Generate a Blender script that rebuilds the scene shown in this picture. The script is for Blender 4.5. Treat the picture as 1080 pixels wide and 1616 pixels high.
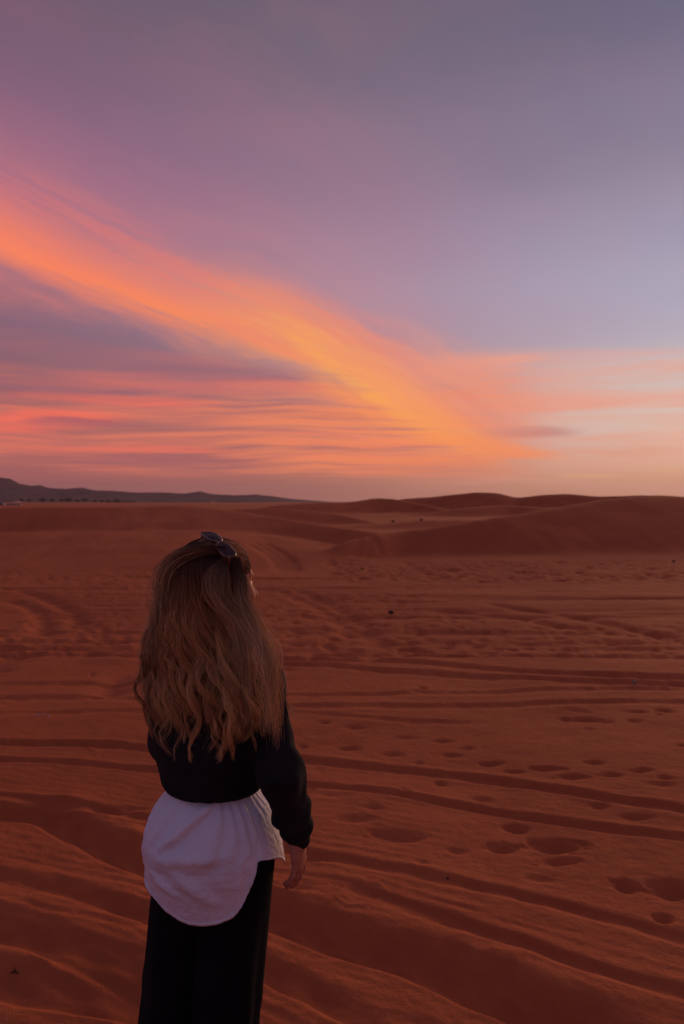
import bpy, math, random
import numpy as np
from mathutils import Vector

# ------------------------------------------------------------------ scene, camera, light
scene = bpy.context.scene
for o in list(bpy.data.objects):
    bpy.data.objects.remove(o)
COL = scene.collection
RND = np.random.RandomState(7)

HOR = 792.0            # photograph row of the eye-level horizon
FPX = 1257.0           # focal length in photograph pixels (28 mm on a 36 mm tall frame)
EYE = 1.75             # eye height above the sand


def W(px, py, Y):
    """World point seen at photograph position (px, py) at depth Y."""
    return ((px - 540.0) / FPX * Y, Y, EYE - (py - HOR) / FPX * Y)


def G(px, py):
    """Point of the level sand seen at a photograph position."""
    Y = EYE * FPX / (py - HOR)
    return ((px - 540.0) / FPX * Y, Y)


cam_data = bpy.data.cameras.new('camera')
cam_data.sensor_fit = 'VERTICAL'
cam_data.sensor_height = 36.0
cam_data.sensor_width = 24.0
cam_data.lens = 28.0
cam_data.shift_y = -(808.0 - HOR) / 1616.0
cam_data.clip_start = 0.05
cam_data.clip_end = 60000.0
cam_data.dof.use_dof = True
cam_data.dof.focus_distance = 2.02
cam_data.dof.aperture_fstop = 5.6
cam = bpy.data.objects.new('camera', cam_data)
cam.location = (0, 0, EYE)
cam.rotation_euler = (math.radians(90), 0, 0)
COL.objects.link(cam)
scene.camera = cam

scene.render.engine = 'CYCLES'
scene.view_settings.view_transform = 'Standard'
scene.view_settings.look = 'None'
scene.view_settings.exposure = 0.0
scene.view_settings.gamma = 1.0
scene.view_settings.use_curve_mapping = False
scene.cycles.use_denoising = True
scene.cycles.max_bounces = 6
scene.cycles.diffuse_bounces = 3
scene.cycles.transparent_max_bounces = 8
scene.cycles.volume_bounces = 1


def lin(c):
    out = []
    for v in c:
        v = v / 255.0
        out.append(v / 12.92 if v <= 0.04045 else ((v + 0.055) / 1.055) ** 2.4)
    return tuple(out) + (1.0,)


# ------------------------------------------------------------------ a small node language
class Nodes:
    def __init__(self, tree):
        self.t = tree

    def new(self, kind):
        return self.t.nodes.new(kind)

    def put(self, sock, v):
        if isinstance(v, E):
            self.t.links.new(v.s, sock)
        elif v is not None:
            sock.default_value = v

    def math(self, op, a, b=None, c=None, clamp=False):
        n = self.new('ShaderNodeMath')
        n.operation = op
        n.use_clamp = clamp
        for i, v in enumerate((a, b, c)):
            if v is not None:
                self.put(n.inputs[i], v)
        return E(self, n.outputs[0])

    def smooth(self, v, a, b, lo=0.0, hi=1.0, kind='SMOOTHSTEP'):
        n = self.new('ShaderNodeMapRange')
        n.interpolation_type = kind
        self.put(n.inputs[0], v)
        self.put(n.inputs[1], a)
        self.put(n.inputs[2], b)
        self.put(n.inputs[3], lo)
        self.put(n.inputs[4], hi)
        return E(self, n.outputs[0])

    def vec(self, x, y, z=0.0):
        n = self.new('ShaderNodeCombineXYZ')
        for i, v in enumerate((x, y, z)):
            self.put(n.inputs[i], v)
        return E(self, n.outputs[0])

    def noise(self, vec, scale=1.0, detail=3.0, rough=0.5, dist=0.0, out=0):
        n = self.new('ShaderNodeTexNoise')
        self.put(n.inputs['Vector'], vec)
        self.put(n.inputs['Scale'], scale)
        self.put(n.inputs['Detail'], detail)
        self.put(n.inputs['Roughness'], rough)
        self.put(n.inputs['Distortion'], dist)
        return E(self, n.outputs[out])

    def mix(self, f, a, b, mode='MIX'):
        n = self.new('ShaderNodeMix')
        n.data_type = 'RGBA'
        n.blend_type = mode
        n.clamp_factor = True
        self.put(n.inputs[0], f)
        self.put(n.inputs[6], a)
        self.put(n.inputs[7], b)
        return E(self, n.outputs[2])

    def ramp(self, v, stops, kind='B_SPLINE'):
        n = self.new('ShaderNodeValToRGB')
        n.color_ramp.interpolation = kind
        el = n.color_ramp.elements
        while len(el) > 1:
            el.remove(el[-1])
        el[0].position = stops[0][0]
        el[0].color = stops[0][1]
        for p, c in stops[1:]:
            e = el.new(p)
            e.color = c
        self.put(n.inputs[0], v)
        return E(self, n.outputs[0])

    def curve(self, v, pts):
        """Float curve through points given in 0..1."""
        n = self.new('ShaderNodeFloatCurve')
        c = n.mapping.curves[0]
        c.points[0].location = pts[0]
        c.points[1].location = pts[-1]
        for p in pts[1:-1]:
            c.points.new(*p)
        n.mapping.use_clip = False
        n.mapping.update()
        self.put(n.inputs['Value'], v)
        return E(self, n.outputs[0])


class E:
    def __init__(self, k, s):
        self.k, self.s = k, s

    def __add__(self, o): return self.k.math('ADD', self, o)
    def __radd__(self, o): return self.k.math('ADD', o, self)
    def __sub__(self, o): return self.k.math('SUBTRACT', self, o)
    def __rsub__(self, o): return self.k.math('SUBTRACT', o, self)
    def __mul__(self, o): return self.k.math('MULTIPLY', self, o)
    def __rmul__(self, o): return self.k.math('MULTIPLY', o, self)
    def __truediv__(self, o): return self.k.math('DIVIDE', self, o)
    def __pow__(self, o): return self.k.math('POWER', self, o)


# ------------------------------------------------------------------ sky
SUN_AZ = 30.0          # degrees to the right of the view direction
SUN_EL = 6.5
HAZE_DENSITY = 4.5e-5
world = bpy.data.worlds.new('World')
scene.world = world
world.use_nodes = True
wt = world.node_tree
wt.nodes.clear()
k = Nodes(wt)
tc = k.new('ShaderNodeTexCoord')
sep = k.new('ShaderNodeSeparateXYZ')
wt.links.new(tc.outputs['Generated'], sep.inputs[0])
DX, DY, DZ = (E(k, sep.outputs[i]) for i in range(3))
A = k.math('ARCTAN2', DX, DY) * 57.29578           # azimuth, degrees right of +Y
L = k.math('ARCSINE', DZ) * 57.29578               # elevation, degrees


def pa(px):
    return math.degrees(math.atan((px - 540.0) / FPX))


def pl(px, py):
    return math.degrees(math.atan((HOR - py) / math.hypot(FPX, px - 540.0)))


A0, A1, LM = -60.0, 60.0, 40.0
an = k.smooth(A, A0, A1, kind='LINEAR')


def az_curve(pts, scale=LM):
    """Curve over azimuth through (photograph column, value)."""
    return k.curve(an, [((pa(x) - A0) / (A1 - A0), v / scale) for x, v in pts]) * scale


def sky_ramp(stops):
    return k.ramp(k.smooth(L, 0.0, 90.0, kind='LINEAR'), [(l / 90.0, lin(c)) for l, c in stops], 'CARDINAL')


left = sky_ramp([(0, (152, 92, 94)), (3, (160, 94, 98)), (7, (150, 98, 108)), (11, (138, 102, 120)),
                 (15, (150, 110, 134)), (20, (154, 108, 140)), (26, (138, 101, 128)), (33, (112, 92, 112)),
                 (55, (98, 92, 120)), (90, (92, 90, 122))])
midr = sky_ramp([(0, (170, 108, 100)), (3, (182, 114, 104)), (7, (180, 124, 122)), (11, (172, 134, 150)),
                 (15, (170, 140, 162)), (20, (157, 126, 150)), (26, (138, 114, 134)), (33, (112, 101, 119)),
                 (55, (96, 92, 120)), (90, (92, 90, 122))])
right = sky_ramp([(0, (222, 160, 126)), (2, (234, 180, 148)), (5, (234, 204, 188)), (8, (216, 200, 197)),
                  (11, (188, 184, 202)), (16, (174, 170, 194)), (21, (154, 145, 168)), (27, (129, 122, 147)),
                  (33, (104, 101, 126)), (55, (94, 92, 120)), (90, (92, 90, 122))])
absA = k.math('ABSOLUTE', A - 32.0)
f_mid = k.smooth(absA, 58.0, 30.0)
f_right = k.smooth(absA, 42.0, 2.0)
base = k.mix(f_right, k.mix(f_mid, left, midr), right)
# the blue dusk opposite the afterglow
base = k.mix(k.smooth(absA, 75.0, 150.0) * 0.75, base, lin((108, 106, 146)))
# the physical twilight sky under the veil
nish = k.new('ShaderNodeTexSky')
nish.sky_type = 'NISHITA'
nish.sun_disc = False
nish.sun_elevation = math.radians(1.5)
nish.sun_rotation = math.radians(SUN_AZ)
nish.dust_density = 3.0
nm = k.new('ShaderNodeVectorMath')
nm.operation = 'SCALE'
wt.links.new(nish.outputs[0], nm.inputs[0])
nm.inputs['Scale'].default_value = 0.05
base = k.mix(0.12, base, E(k, nm.outputs[0]))

# soft high veil, drawn out along the wind (falling to the right)
wv = k.noise(k.vec(A * 0.05, L * 0.05), 1.0, 2.0) - 0.5
across = L + A * 0.16
veil = k.noise(k.vec(A * 0.030 + wv * 0.8, across * 0.075 + wv * 1.0), 1.0, 5.0, 0.55)
vmask = k.smooth(veil, 0.40, 0.70) * k.smooth(L, 8.0, 16.0)
base = k.mix(vmask * 0.20, base, lin((190, 116, 136)))
vdark = k.smooth(veil, 0.50, 0.30) * k.smooth(L, 9.0, 18.0)
base = k.mix(vdark * 0.16, base, lin((104, 96, 124)))


def cloudlet(px, py, wx, wy, col, amount, slope=0.0, fibre=None):
    """A thin lens of cloud, ragged along its length."""
    global base
    a_, l_ = pa(px), pl(px, py)
    dx_ = (A - a_) / (wx / 21.9)
    dy_ = (L - l_ + (A - a_) * slope + (rag - 0.5) * 0.9) / (wy / 21.9)
    m_ = k.smooth(dx_ * dx_ + dy_ * dy_, 1.0, 0.0)
    tex = k.smooth(rag2, 0.30, 0.60, 0.45, 1.0) if fibre is None else k.smooth(fibre, 0.34, 0.62, 0.12, 1.0)
    base = k.mix(m_ * tex * amount, base, lin(col))


rag = k.noise(k.vec(A * 0.09, L * 0.35), 1.0, 3.0, 0.5)
rag2 = k.noise(k.vec(A * 0.13 + 4.0, L * 1.5), 1.0, 4.0, 0.6)

# thin layer on the right with a clear upper edge
wl = (k.noise(k.vec(A * 0.06, L * 0.3), 1.0, 3.0) - 0.5)
st_r = k.noise(k.vec(A * 0.050, L * 0.80 + wl * 1.6), 1.0, 4.0, 0.6)
top_r = az_curve([(-900, 10.2), (600, pl(600, 560)), (840, pl(840, 555)), (1080, pl(1080, 551)), (1900, 8.0)])
layer = k.smooth(L - top_r + wl * 0.4, 0.45, -0.7) * k.smooth(L - top_r, -9.0, -0.5, 0.5, 1.0)
layer = layer * k.smooth(A, pa(480), pa(860)) * k.smooth(A, 75.0, 50.0)
pinkr = k.mix(k.smooth(A, pa(650), pa(1040)), lin((240, 158, 132)), lin((232, 172, 154)))
base = k.mix(layer * k.smooth(st_r, 0.34, 0.62, 0.15, 0.95), base, pinkr)
gap = k.smooth(st_r, 0.54, 0.34) * k.smooth(L, 2.0, 4.0) * k.smooth(L, 10.5, 8.5) * k.smooth(A, pa(720), pa(980))
base = k.mix(gap * 0.55, base, lin((214, 198, 190)))

# long low streaks, orange over mauve
tilt = L + A * 0.012 + (k.noise(k.vec(A * 0.045, L * 0.08), 1.0, 3.0) - 0.5) * 2.6
st1 = k.noise(k.vec(A * 0.045, tilt * 0.62), 1.0, 3.0, 0.6)
st2 = k.noise(k.vec(A * 0.085 + 7.0, tilt * 2.3), 1.0, 4.0, 0.6)
low = k.smooth(L, 1.2, 2.6) * k.smooth(L, 10.2, 6.4)
lowA = k.smooth(A, pa(900), pa(640), 0.0, 1.0) * k.smooth(A, -70.0, -40.0)
sm = k.smooth(st1 * 0.55 + st2 * 0.45, 0.44, 0.70)
s_col = k.mix(k.smooth(A, pa(0), pa(700)), lin((246, 122, 94)), lin((255, 146, 94)))
base = k.mix(low * lowA * k.smooth(st1, 0.26, 0.60, 0.15, 0.62), base, lin((208, 116, 102)))
base = k.mix(low * lowA * sm * 0.70, base, s_col)
dk = k.smooth(st2 * 0.55 + st1 * 0.45, 0.48, 0.36) * low * lowA
base = k.mix(dk * 0.45, base, lin((146, 92, 104)))
for c_ in ((60, 664, 150, 20, (248, 112, 90), 0.85, -0.05), (190, 630, 190, 12, (244, 114, 94), 0.7, 0.0), (300, 604, 260, 20, (216, 110, 104), 0.55, 0.02),
           (220, 711, 230, 7, (240, 116, 94), 0.75, 0.0), (560, 700, 230, 8, (250, 128, 94), 0.6, 0.02), (640, 722, 260, 8, (255, 134, 94), 0.7, 0.0),
           (480, 612, 170, 12, (232, 122, 100), 0.5, 0.06), (640, 655, 150, 26, (250, 140, 96), 0.55, 0.08), (860, 638, 170, 16, (238, 160, 134), 0.6, 0.0),
           (930, 752, 60, 5, (240, 184, 136), 0.35, 0.0), (1010, 600, 150, 22, (208, 186, 180), 0.45, 0.0), (960, 662, 170, 18, (218, 192, 178), 0.6, 0.0),
           (960, 712, 140, 14, (228, 160, 132), 0.5, 0.0),
           (115, 667, 90, 9, (138, 88, 106), 0.75, 0.0), (520, 657, 150, 9, (156, 98, 106), 0.7, 0.02), (420, 640, 120, 6, (166, 100, 106), 0.5, 0.0),
           (500, 708, 190, 6, (162, 102, 104), 0.65, 0.02), (830, 684, 100, 13, (186, 128, 122), 0.75, 0.0), (240, 726, 260, 9, (152, 92, 100), 0.6, 0.0),
           (90, 610, 170, 14, (140, 94, 112), 0.5, 0.0), (170, 560, 260, 22, (172, 106, 114), 0.45, 0.06), (60, 530, 160, 14, (158, 102, 116), 0.4, 0.1), (330, 572, 170, 12, (190, 112, 112), 0.4, 0.1), (360, 590, 260, 16, (150, 98, 112), 0.45, 0.03)):
    cloudlet(*c_)
# the streaks warm up towards the bend of the great band
warm = low * k.smooth(A, pa(260), pa(540)) * k.smooth(A, pa(880), pa(720))
base = k.mix(warm * k.smooth(st2 * 0.7 + st1 * 0.3, 0.36, 0.60, 0.12, 0.85), base, lin((244, 138, 96)))
# one crisp long streak
ln = az_curve([(-900, 5.4), (0, pl(0, 690)), (250, pl(250, 686)), (420, pl(420, 684)), (540, pl(540, 688)),
               (660, pl(660, 699)), (860, pl(860, 718)), (1900, 1.0)])
lw = k.math('ABSOLUTE', L - ln + (st2 - 0.5) * 0.5)
base = k.mix(k.smooth(lw, 0.26, 0.02) * k.smooth(A, pa(90), pa(300)) * k.smooth(A, pa(800), pa(560)) * 0.5,
             base, lin((255, 138, 98)))

# the great glowing band
cen = az_curve([(-900, 30.0), (-300, pl(-300, 320)), (0, pl(0, 398)), (150, pl(150, 452)), (300, pl(300, 504)),
                (430, pl(430, 530)), (520, pl(520, 566)), (600, pl(600, 612)), (690, pl(690, 668)),
                (770, pl(770, 704)), (850, pl(850, 722)), (1900, 1.5)])
wob = (k.noise(k.vec(A * 0.075, L * 0.12), 1.0, 5.0, 0.55) - 0.5)
d = L - cen + wob * 3.6
fib = k.noise(k.vec(A * 0.060, d * 0.42), 1.0, 4.0, 0.6)
fib2 = k.noise(k.vec(A * 0.16 + 3.0, d * 0.9 + A * 0.05), 1.0, 4.0, 0.6)
dd = d + (fib - 0.5) * 2.6 + (fib2 - 0.5) * 1.1
wl_low = az_curve([(-900, 4.4), (0, 4.2), (150, 3.6), (300, 3.0), (430, 3.4), (540, 4.6), (640, 4.6), (740, 2.6), (850, 1.0), (1900, 1.0)])
wl_up = az_curve([(-900, 7.5), (0, 6.0), (200, 6.0), (400, 6.2), (540, 6.2), (640, 5.2), (740, 3.2), (850, 1.0), (1900, 1.0)])
lo_m = k.smooth(dd / wl_low, -1.0, 0.25)
up_m = k.smooth(dd / wl_up, 1.0, -0.05)
ends = k.smooth(A, pa(900), pa(690)) * k.smooth(A, -60.0, -30.0)
band = lo_m * (up_m ** 1.7) * ends
# streaks bite into its lower edge right of the bend
bite = k.smooth(d, 0.6, -1.6) * k.smooth(A, pa(470), pa(600))
band = band * (1.0 - bite * k.smooth(st2 * 0.6 + st1 * 0.4, 0.56, 0.40) * 0.8)
strength = az_curve([(-900, 0.7), (0, 0.95), (170, 0.88), (300, 0.84), (430, 0.95), (540, 1.0), (650, 1.0), (780, 0.95), (1900, 0.9)], 1.0)
# wide soft glow of thinner cloud above it
halo = k.smooth(d, 12.0, 0.0) * k.smooth(d, -0.8, 1.0) * k.smooth(A, pa(1250), pa(480)) * k.smooth(A, -70.0, -40.0)
base = k.mix(halo * k.smooth(fib, 0.25, 0.75, 0.20, 0.46), base, lin((230, 132, 122)))
# shaded underside left of the bend
under = k.smooth(d, -7.0, -3.5) * k.smooth(d, -0.8, -4.0) * k.smooth(A, pa(540), pa(300)) * k.smooth(A, -70.0, -40.0)
base = k.mix(under * 0.18, base, lin((138, 98, 114)))
b_col = k.mix(k.smooth(A, pa(40), pa(500)), lin((252, 132, 96)), lin((255, 156, 92)))
b_col = k.mix(k.smooth(k.math('ABSOLUTE', dd + 0.2), 2.0, 0.1) * k.smooth(A, pa(360), pa(520)) * k.smooth(A, pa(760), pa(600)) * 0.85, b_col, lin((255, 178, 84)))
base = k.mix(band * strength * k.smooth(fib * 0.55 + fib2 * 0.45, 0.30, 0.60, 0.42, 1.0), base, b_col)

fa = k.noise(k.vec(A * 0.07 + 2.0, (L + A * 0.36 + wob * 3.0) * 0.95), 1.0, 5.0, 0.62)
fb = k.noise(k.vec(A * 0.08 + 5.0, (L + A * 0.60 + wob * 4.0) * 0.80), 1.0, 5.0, 0.62)
for c_ in ((60, 404, 300, 40, (255, 134, 92), 0.75, 0.36, fa), (330, 510, 230, 30, (255, 140, 88), 0.70, 0.26, fa), (470, 520, 200, 60, (250, 148, 96), 0.60, 0.34, fa),
           (545, 562, 150, 40, (255, 170, 84), 0.85, 0.46, fb), (640, 634, 170, 40, (255, 158, 84), 0.70, 0.60, fb), (760, 704, 170, 14, (255, 146, 90), 0.65, 0.16, rag2),
           (680, 600, 230, 90, (240, 152, 124), 0.62, 0.40, fb), (430, 500, 300, 70, (232, 134, 118), 0.55, 0.30, fa), (120, 370, 300, 70, (226, 122, 114), 0.5, 0.3, fa)):
    cloudlet(*c_)

below = k.smooth(L, -1.0, -6.0)
base = k.mix(below, base, lin((70, 36, 32)))
bg = k.new('ShaderNodeBackground')
k.put(bg.inputs[0], base)
bg.inputs[1].default_value = 1.0
wo = k.new('ShaderNodeOutputWorld')
wt.links.new(bg.outputs[0], wo.inputs[0])
world.cycles.sampling_method = 'MANUAL'
world.cycles.sample_map_resolution = 1024

sun_data = bpy.data.lights.new('sun', 'SUN')
sun_data.energy = 2.0
sun_data.angle = math.radians(26)
sun_data.color = (1.0, 0.52, 0.28)
sun = bpy.data.objects.new('sun', sun_data)
sd = Vector((math.sin(math.radians(SUN_AZ)) * math.cos(math.radians(SUN_EL)),
             math.cos(math.radians(SUN_AZ)) * math.cos(math.radians(SUN_EL)), math.sin(math.radians(SUN_EL))))
sun.rotation_euler = (-sd).to_track_quat('-Z', 'Y').to_euler()
COL.objects.link(sun)


# ------------------------------------------------------------------ helpers
def material(name, color, rough=0.9, spec=0.2, build=None):
    m = bpy.data.materials.new(name)
    m.use_nodes = True
    kk = Nodes(m.node_tree)
    b = m.node_tree.nodes['Principled BSDF']
    b.inputs['Base Color'].default_value = tuple(color) + (1.0,) if len(color) == 3 else color
    b.inputs['Roughness'].default_value = rough
    b.inputs['Specular IOR Level'].default_value = spec
    if build:
        build(kk, b)
    return m


def bump(kk, b, height, strength, dist):
    n = kk.new('ShaderNodeBump')
    n.inputs['Strength'].default_value = strength
    n.inputs['Distance'].default_value = dist
    kk.put(n.inputs['Height'], height)
    kk.t.links.new(n.outputs[0], b.inputs['Normal'])


def obj_coord(kk):
    t = kk.new('ShaderNodeTexCoord')
    return E(kk, t.outputs['Object'])


def mesh_np(name, v, f, mat=None, smooth=True):
    v = np.asarray(v, dtype=np.float32)
    f = np.asarray(f, dtype=np.int32)
    me = bpy.data.meshes.new(name)
    n = f.shape[1]
    me.vertices.add(len(v))
    me.vertices.foreach_set('co', v.ravel())
    me.loops.add(f.size)
    me.loops.foreach_set('vertex_index', f.ravel())
    me.polygons.add(len(f))
    me.polygons.foreach_set('loop_start', np.arange(0, f.size, n, dtype=np.int32))
    me.polygons.foreach_set('loop_total', np.full(len(f), n, dtype=np.int32))
    if smooth:
        me.polygons.foreach_set('use_smooth', np.ones(len(f), dtype=bool))
    me.update(calc_edges=True)
    me.validate()
    if mat:
        me.materials.append(mat)
    return me


def link(name, data, parent=None, label=None, cat=None, group=None, kind=None, loc=None):
    o = bpy.data.objects.new(name, data)
    COL.objects.link(o)
    if parent:
        o.parent = parent
    if loc is not None:
        o.location = loc
    for key, v in (('label', label), ('category', cat), ('group', group), ('kind', kind)):
        if v:
            o[key] = v
    return o


_perm = np.random.RandomState(11).permutation(256).astype(np.int64)
_val = np.random.RandomState(12).rand(256).astype(np.float32)


def vnoise(x, y, seed=0):
    xi = np.floor(x).astype(np.int64)
    yi = np.floor(y).astype(np.int64)
    fx = (x - xi).astype(np.float32)
    fy = (y - yi).astype(np.float32)
    fx = fx * fx * fx * (fx * (fx * 6 - 15) + 10)
    fy = fy * fy * fy * (fy * (fy * 6 - 15) + 10)

    def h(i, j):
        return _val[_perm[(_perm[(i + seed * 17) & 255] + j) & 255]]
    a, b_, c, d_ = h(xi, yi), h(xi + 1, yi), h(xi, yi + 1), h(xi + 1, yi + 1)
    return (a + (b_ - a) * fx) * (1 - fy) + (c + (d_ - c) * fx) * fy - 0.5


def fbm(x, y, octv=4, seed=0, gain=0.5):
    s, a, t = 0.0, 1.0, 0.0
    for i in range(octv):
        s = s + a * vnoise(x * (2.03 ** i) + i * 13.7, y * (2.03 ** i) - i * 7.1, seed + i)
        t += a
        a *= gain
    return s / t * 2


def sst(x, a, b):
    t = np.clip((x - a) / (b - a), 0, 1)
    return t * t * (3 - 2 * t)


def smooth_interp(x, xp, fp):
    """Catmull-Rom through points with increasing xp, flat ends."""
    xp = np.asarray(xp, float)
    fp = np.asarray(fp, float)
    m = np.gradient(fp, xp)
    i = np.clip(np.searchsorted(xp, x) - 1, 0, len(xp) - 2)
    h = xp[i + 1] - xp[i]
    t = np.clip((x - xp[i]) / h, 0, 1)
    t2, t3 = t * t, t * t * t
    return ((2 * t3 - 3 * t2 + 1) * fp[i] + (t3 - 2 * t2 + t) * h * m[i]
            + (-2 * t3 + 3 * t2) * fp[i + 1] + (t3 - t2) * h * m[i + 1])


# ------------------------------------------------------------------ ground
def smax(a, b, kk):
    m = np.maximum(a, b)
    return m + kk * np.log1p(np.exp(-np.abs(a - b) / kk))


# crest points: photograph column, row, depth
RIDGES = [
    # (points: column, row, depth, front slope; back slope, crest rounding, blend)
    # apron rising out of the basin on the left
    ([(-900, 846, 31, .06), (0, 842, 31, .06), (200, 840, 31, .06), (380, 842, 31, .065), (500, 858, 28.5, .08), (580, 880, 26, .1), (640, 905, 24, .1)], 0.05, 3.0, 0.08),
    # left dune above it
    ([(-900, 815, 38, .25), (-300, 808, 38, .28), (0, 801, 40, .28), (120, 799.5, 41, .24), (220, 798, 43, .16), (290, 797, 44, .12), (350, 803, 42, .13),
      (420, 814, 38.5, .17), (500, 827, 35, .24), (560, 836, 32, .3), (620, 846, 29, .3), (680, 870, 27, .3)], 0.22, 0.6, 0.06),
    # steep dark face right of the centre, running up into the big right dune
    ([(480, 893, 24.5, .3), (530, 862, 26, .42), (580, 846, 27, .46), (640, 839, 28.5, .46), (700, 831, 29, .42), (770, 819, 30, .38), (840, 808, 31.5, .31), (900, 798, 33, .29),
      (950, 789, 34, .28), (1000, 784.5, 34.5, .28), (1080, 783, 35, .28), (1300, 786, 34, .34), (2300, 800, 36, .34)], 0.2, 0.6, 0.06),
    ([(500, 850, 50, .2), (560, 832, 52, .2), (620, 827, 53, .2), (690, 823, 54, .2), (760, 826, 53, .2), (840, 850, 50, .2)], 0.1, 1.0, 0.10),
    ([(250, 830, 60, .2), (330, 806, 64, .2), (400, 800.5, 66, .2), (470, 803, 66, .22), (540, 812, 64, .25), (600, 826, 60, .25), (680, 850, 58, .25)], 0.2, 0.8, 0.08),
    ([(380, 805, 115, .2), (450, 796, 118, .2), (520, 793, 120, .25), (560, 791, 122, .28), (600, 786.5, 125, .3), (640, 791.5, 122, .28), (690, 801, 115, .25),
      (760, 812, 110, .2), (830, 830, 100, .2)], 0.2, 1.0, 0.12),
    ([(560, 815, 90, .25), (640, 812, 92, .25), (720, 802, 96, .28), (790, 797, 100, .28), (850, 800, 98, .28), (930, 806, 96, .25), (1000, 815, 90, .25)], 0.2, 0.8, 0.08),
    ([(480, 800, 215, .25), (600, 794, 210, .25), (640, 787, 208, .25), (680, 784, 206, .28), (715, 781, 204, .3), (750, 777.5, 202, .3), (785, 778.5, 202, .3),
      (812, 783.5, 202, .3), (850, 781.5, 200, .3), (905, 780.5, 200, .3), (945, 784, 198, .3), (985, 783, 196, .3), (1030, 781.5, 196, .3), (1080, 783, 195, .3),
      (1500, 780, 190, .3), (2600, 790, 190, .3)], 0.2, 1.5, 0.15),
    ([(-300, 842, 28, .1), (-100, 850, 27, .12), (0, 864, 25.6, .12), (60, 879, 24.2, .12), (115, 893, 23, .12), (170, 915, 22, .12)], 0.10, 0.3, 0.02),
]


def track_xy(pts):
    q = [G(*p) for p in pts]
    q.sort()
    return np.array([a[0] for a in q]), np.array([a[1] for a in q])


# ruts: photograph points on level sand, width, depth, berm near side, berm far side
TRACKS = [
    ([(-900, 1150), (-300, 1164), (0, 1171), (130, 1173), (250, 1182), (470, 1197), (640, 1214), (800, 1235), (1080, 1280), (1700, 1400)], 0.13, 0.042, 0.010, 0.020),
    ([(-900, 1180), (-300, 1190), (0, 1198), (130, 1204), (250, 1214), (480, 1237), (640, 1258), (800, 1284), (1080, 1324), (1700, 1460)], 0.10, 0.034, 0.010, 0.016),
    ([(-600, 1240), (0, 1255), (200, 1283), (330, 1310), (480, 1352), (560, 1366), (740, 1398), (900, 1432), (1080, 1484), (1500, 1640)], 0.10, 0.027, 0.008, 0.014),
    ([(480, 1385), (640, 1432), (800, 1484), (960, 1535), (1080, 1570), (1400, 1680)], 0.09, 0.026, 0.008, 0.014),
    ([(-500, 1225), (-200, 1245), (0, 1283), (70, 1287), (125, 1318), (250, 1378), (430, 1450), (640, 1515), (850, 1592), (1000, 1650), (1200, 1740)], 0.28, 0.092, 0.010, 0.040),
    ([(-500, 1330), (0, 1392), (110, 1420), (250, 1470), (440, 1545), (560, 1605), (700, 1680)], 0.15, 0.036, 0.020, 0.020),
    ([(-500, 1390), (0, 1482), (90, 1515), (240, 1570), (420, 1650)], 0.22, 0.055, 0.010, 0.020),
    ([(-500, 1500), (0, 1568), (120, 1585), (260, 1605), (400, 1640)], 0.24, 0.052, 0.010, 0.02),
    # farther pairs
    ([(-600, 1075), (0, 1080), (220, 1078), (440, 1097), (700, 1093), (1080, 1087), (1700, 1080)], 0.16, 0.022, 0.008, 0.012),
    ([(-600, 1098), (0, 1102), (220, 1104), (460, 1116), (700, 1114), (1080, 1107), (1700, 1100)], 0.17, 0.024, 0.008, 0.012),
    ([(-600, 1122), (0, 1126), (240, 1122), (400, 1120), (600, 1135), (800, 1142)], 0.12, 0.016, 0.004, 0.008),
    ([(300, 1022), (440, 1029), (700, 1033), (1080, 1036), (1700, 1040)], 0.22, 0.045, 0.01, 0.02),
    ([(300, 1033), (440, 1038), (620, 1043), (800, 1058), (1080, 1070), (1700, 1090)], 0.22, 0.045, 0.01, 0.02),
    ([(300, 1043), (500, 1049), (660, 1062), (860, 1073), (1080, 1080), (1700, 1096)], 0.20, 0.040, 0.01, 0.02),
    ([(-800, 1024), (0, 1032), (150, 1034), (300, 1044), (420, 1056)], 0.25, 0.035, 0.01, 0.02),
    ([(-800, 1010), (0, 1019), (220, 1027), (420, 1034)], 0.25, 0.04, 0.01, 0.02),
]

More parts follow.
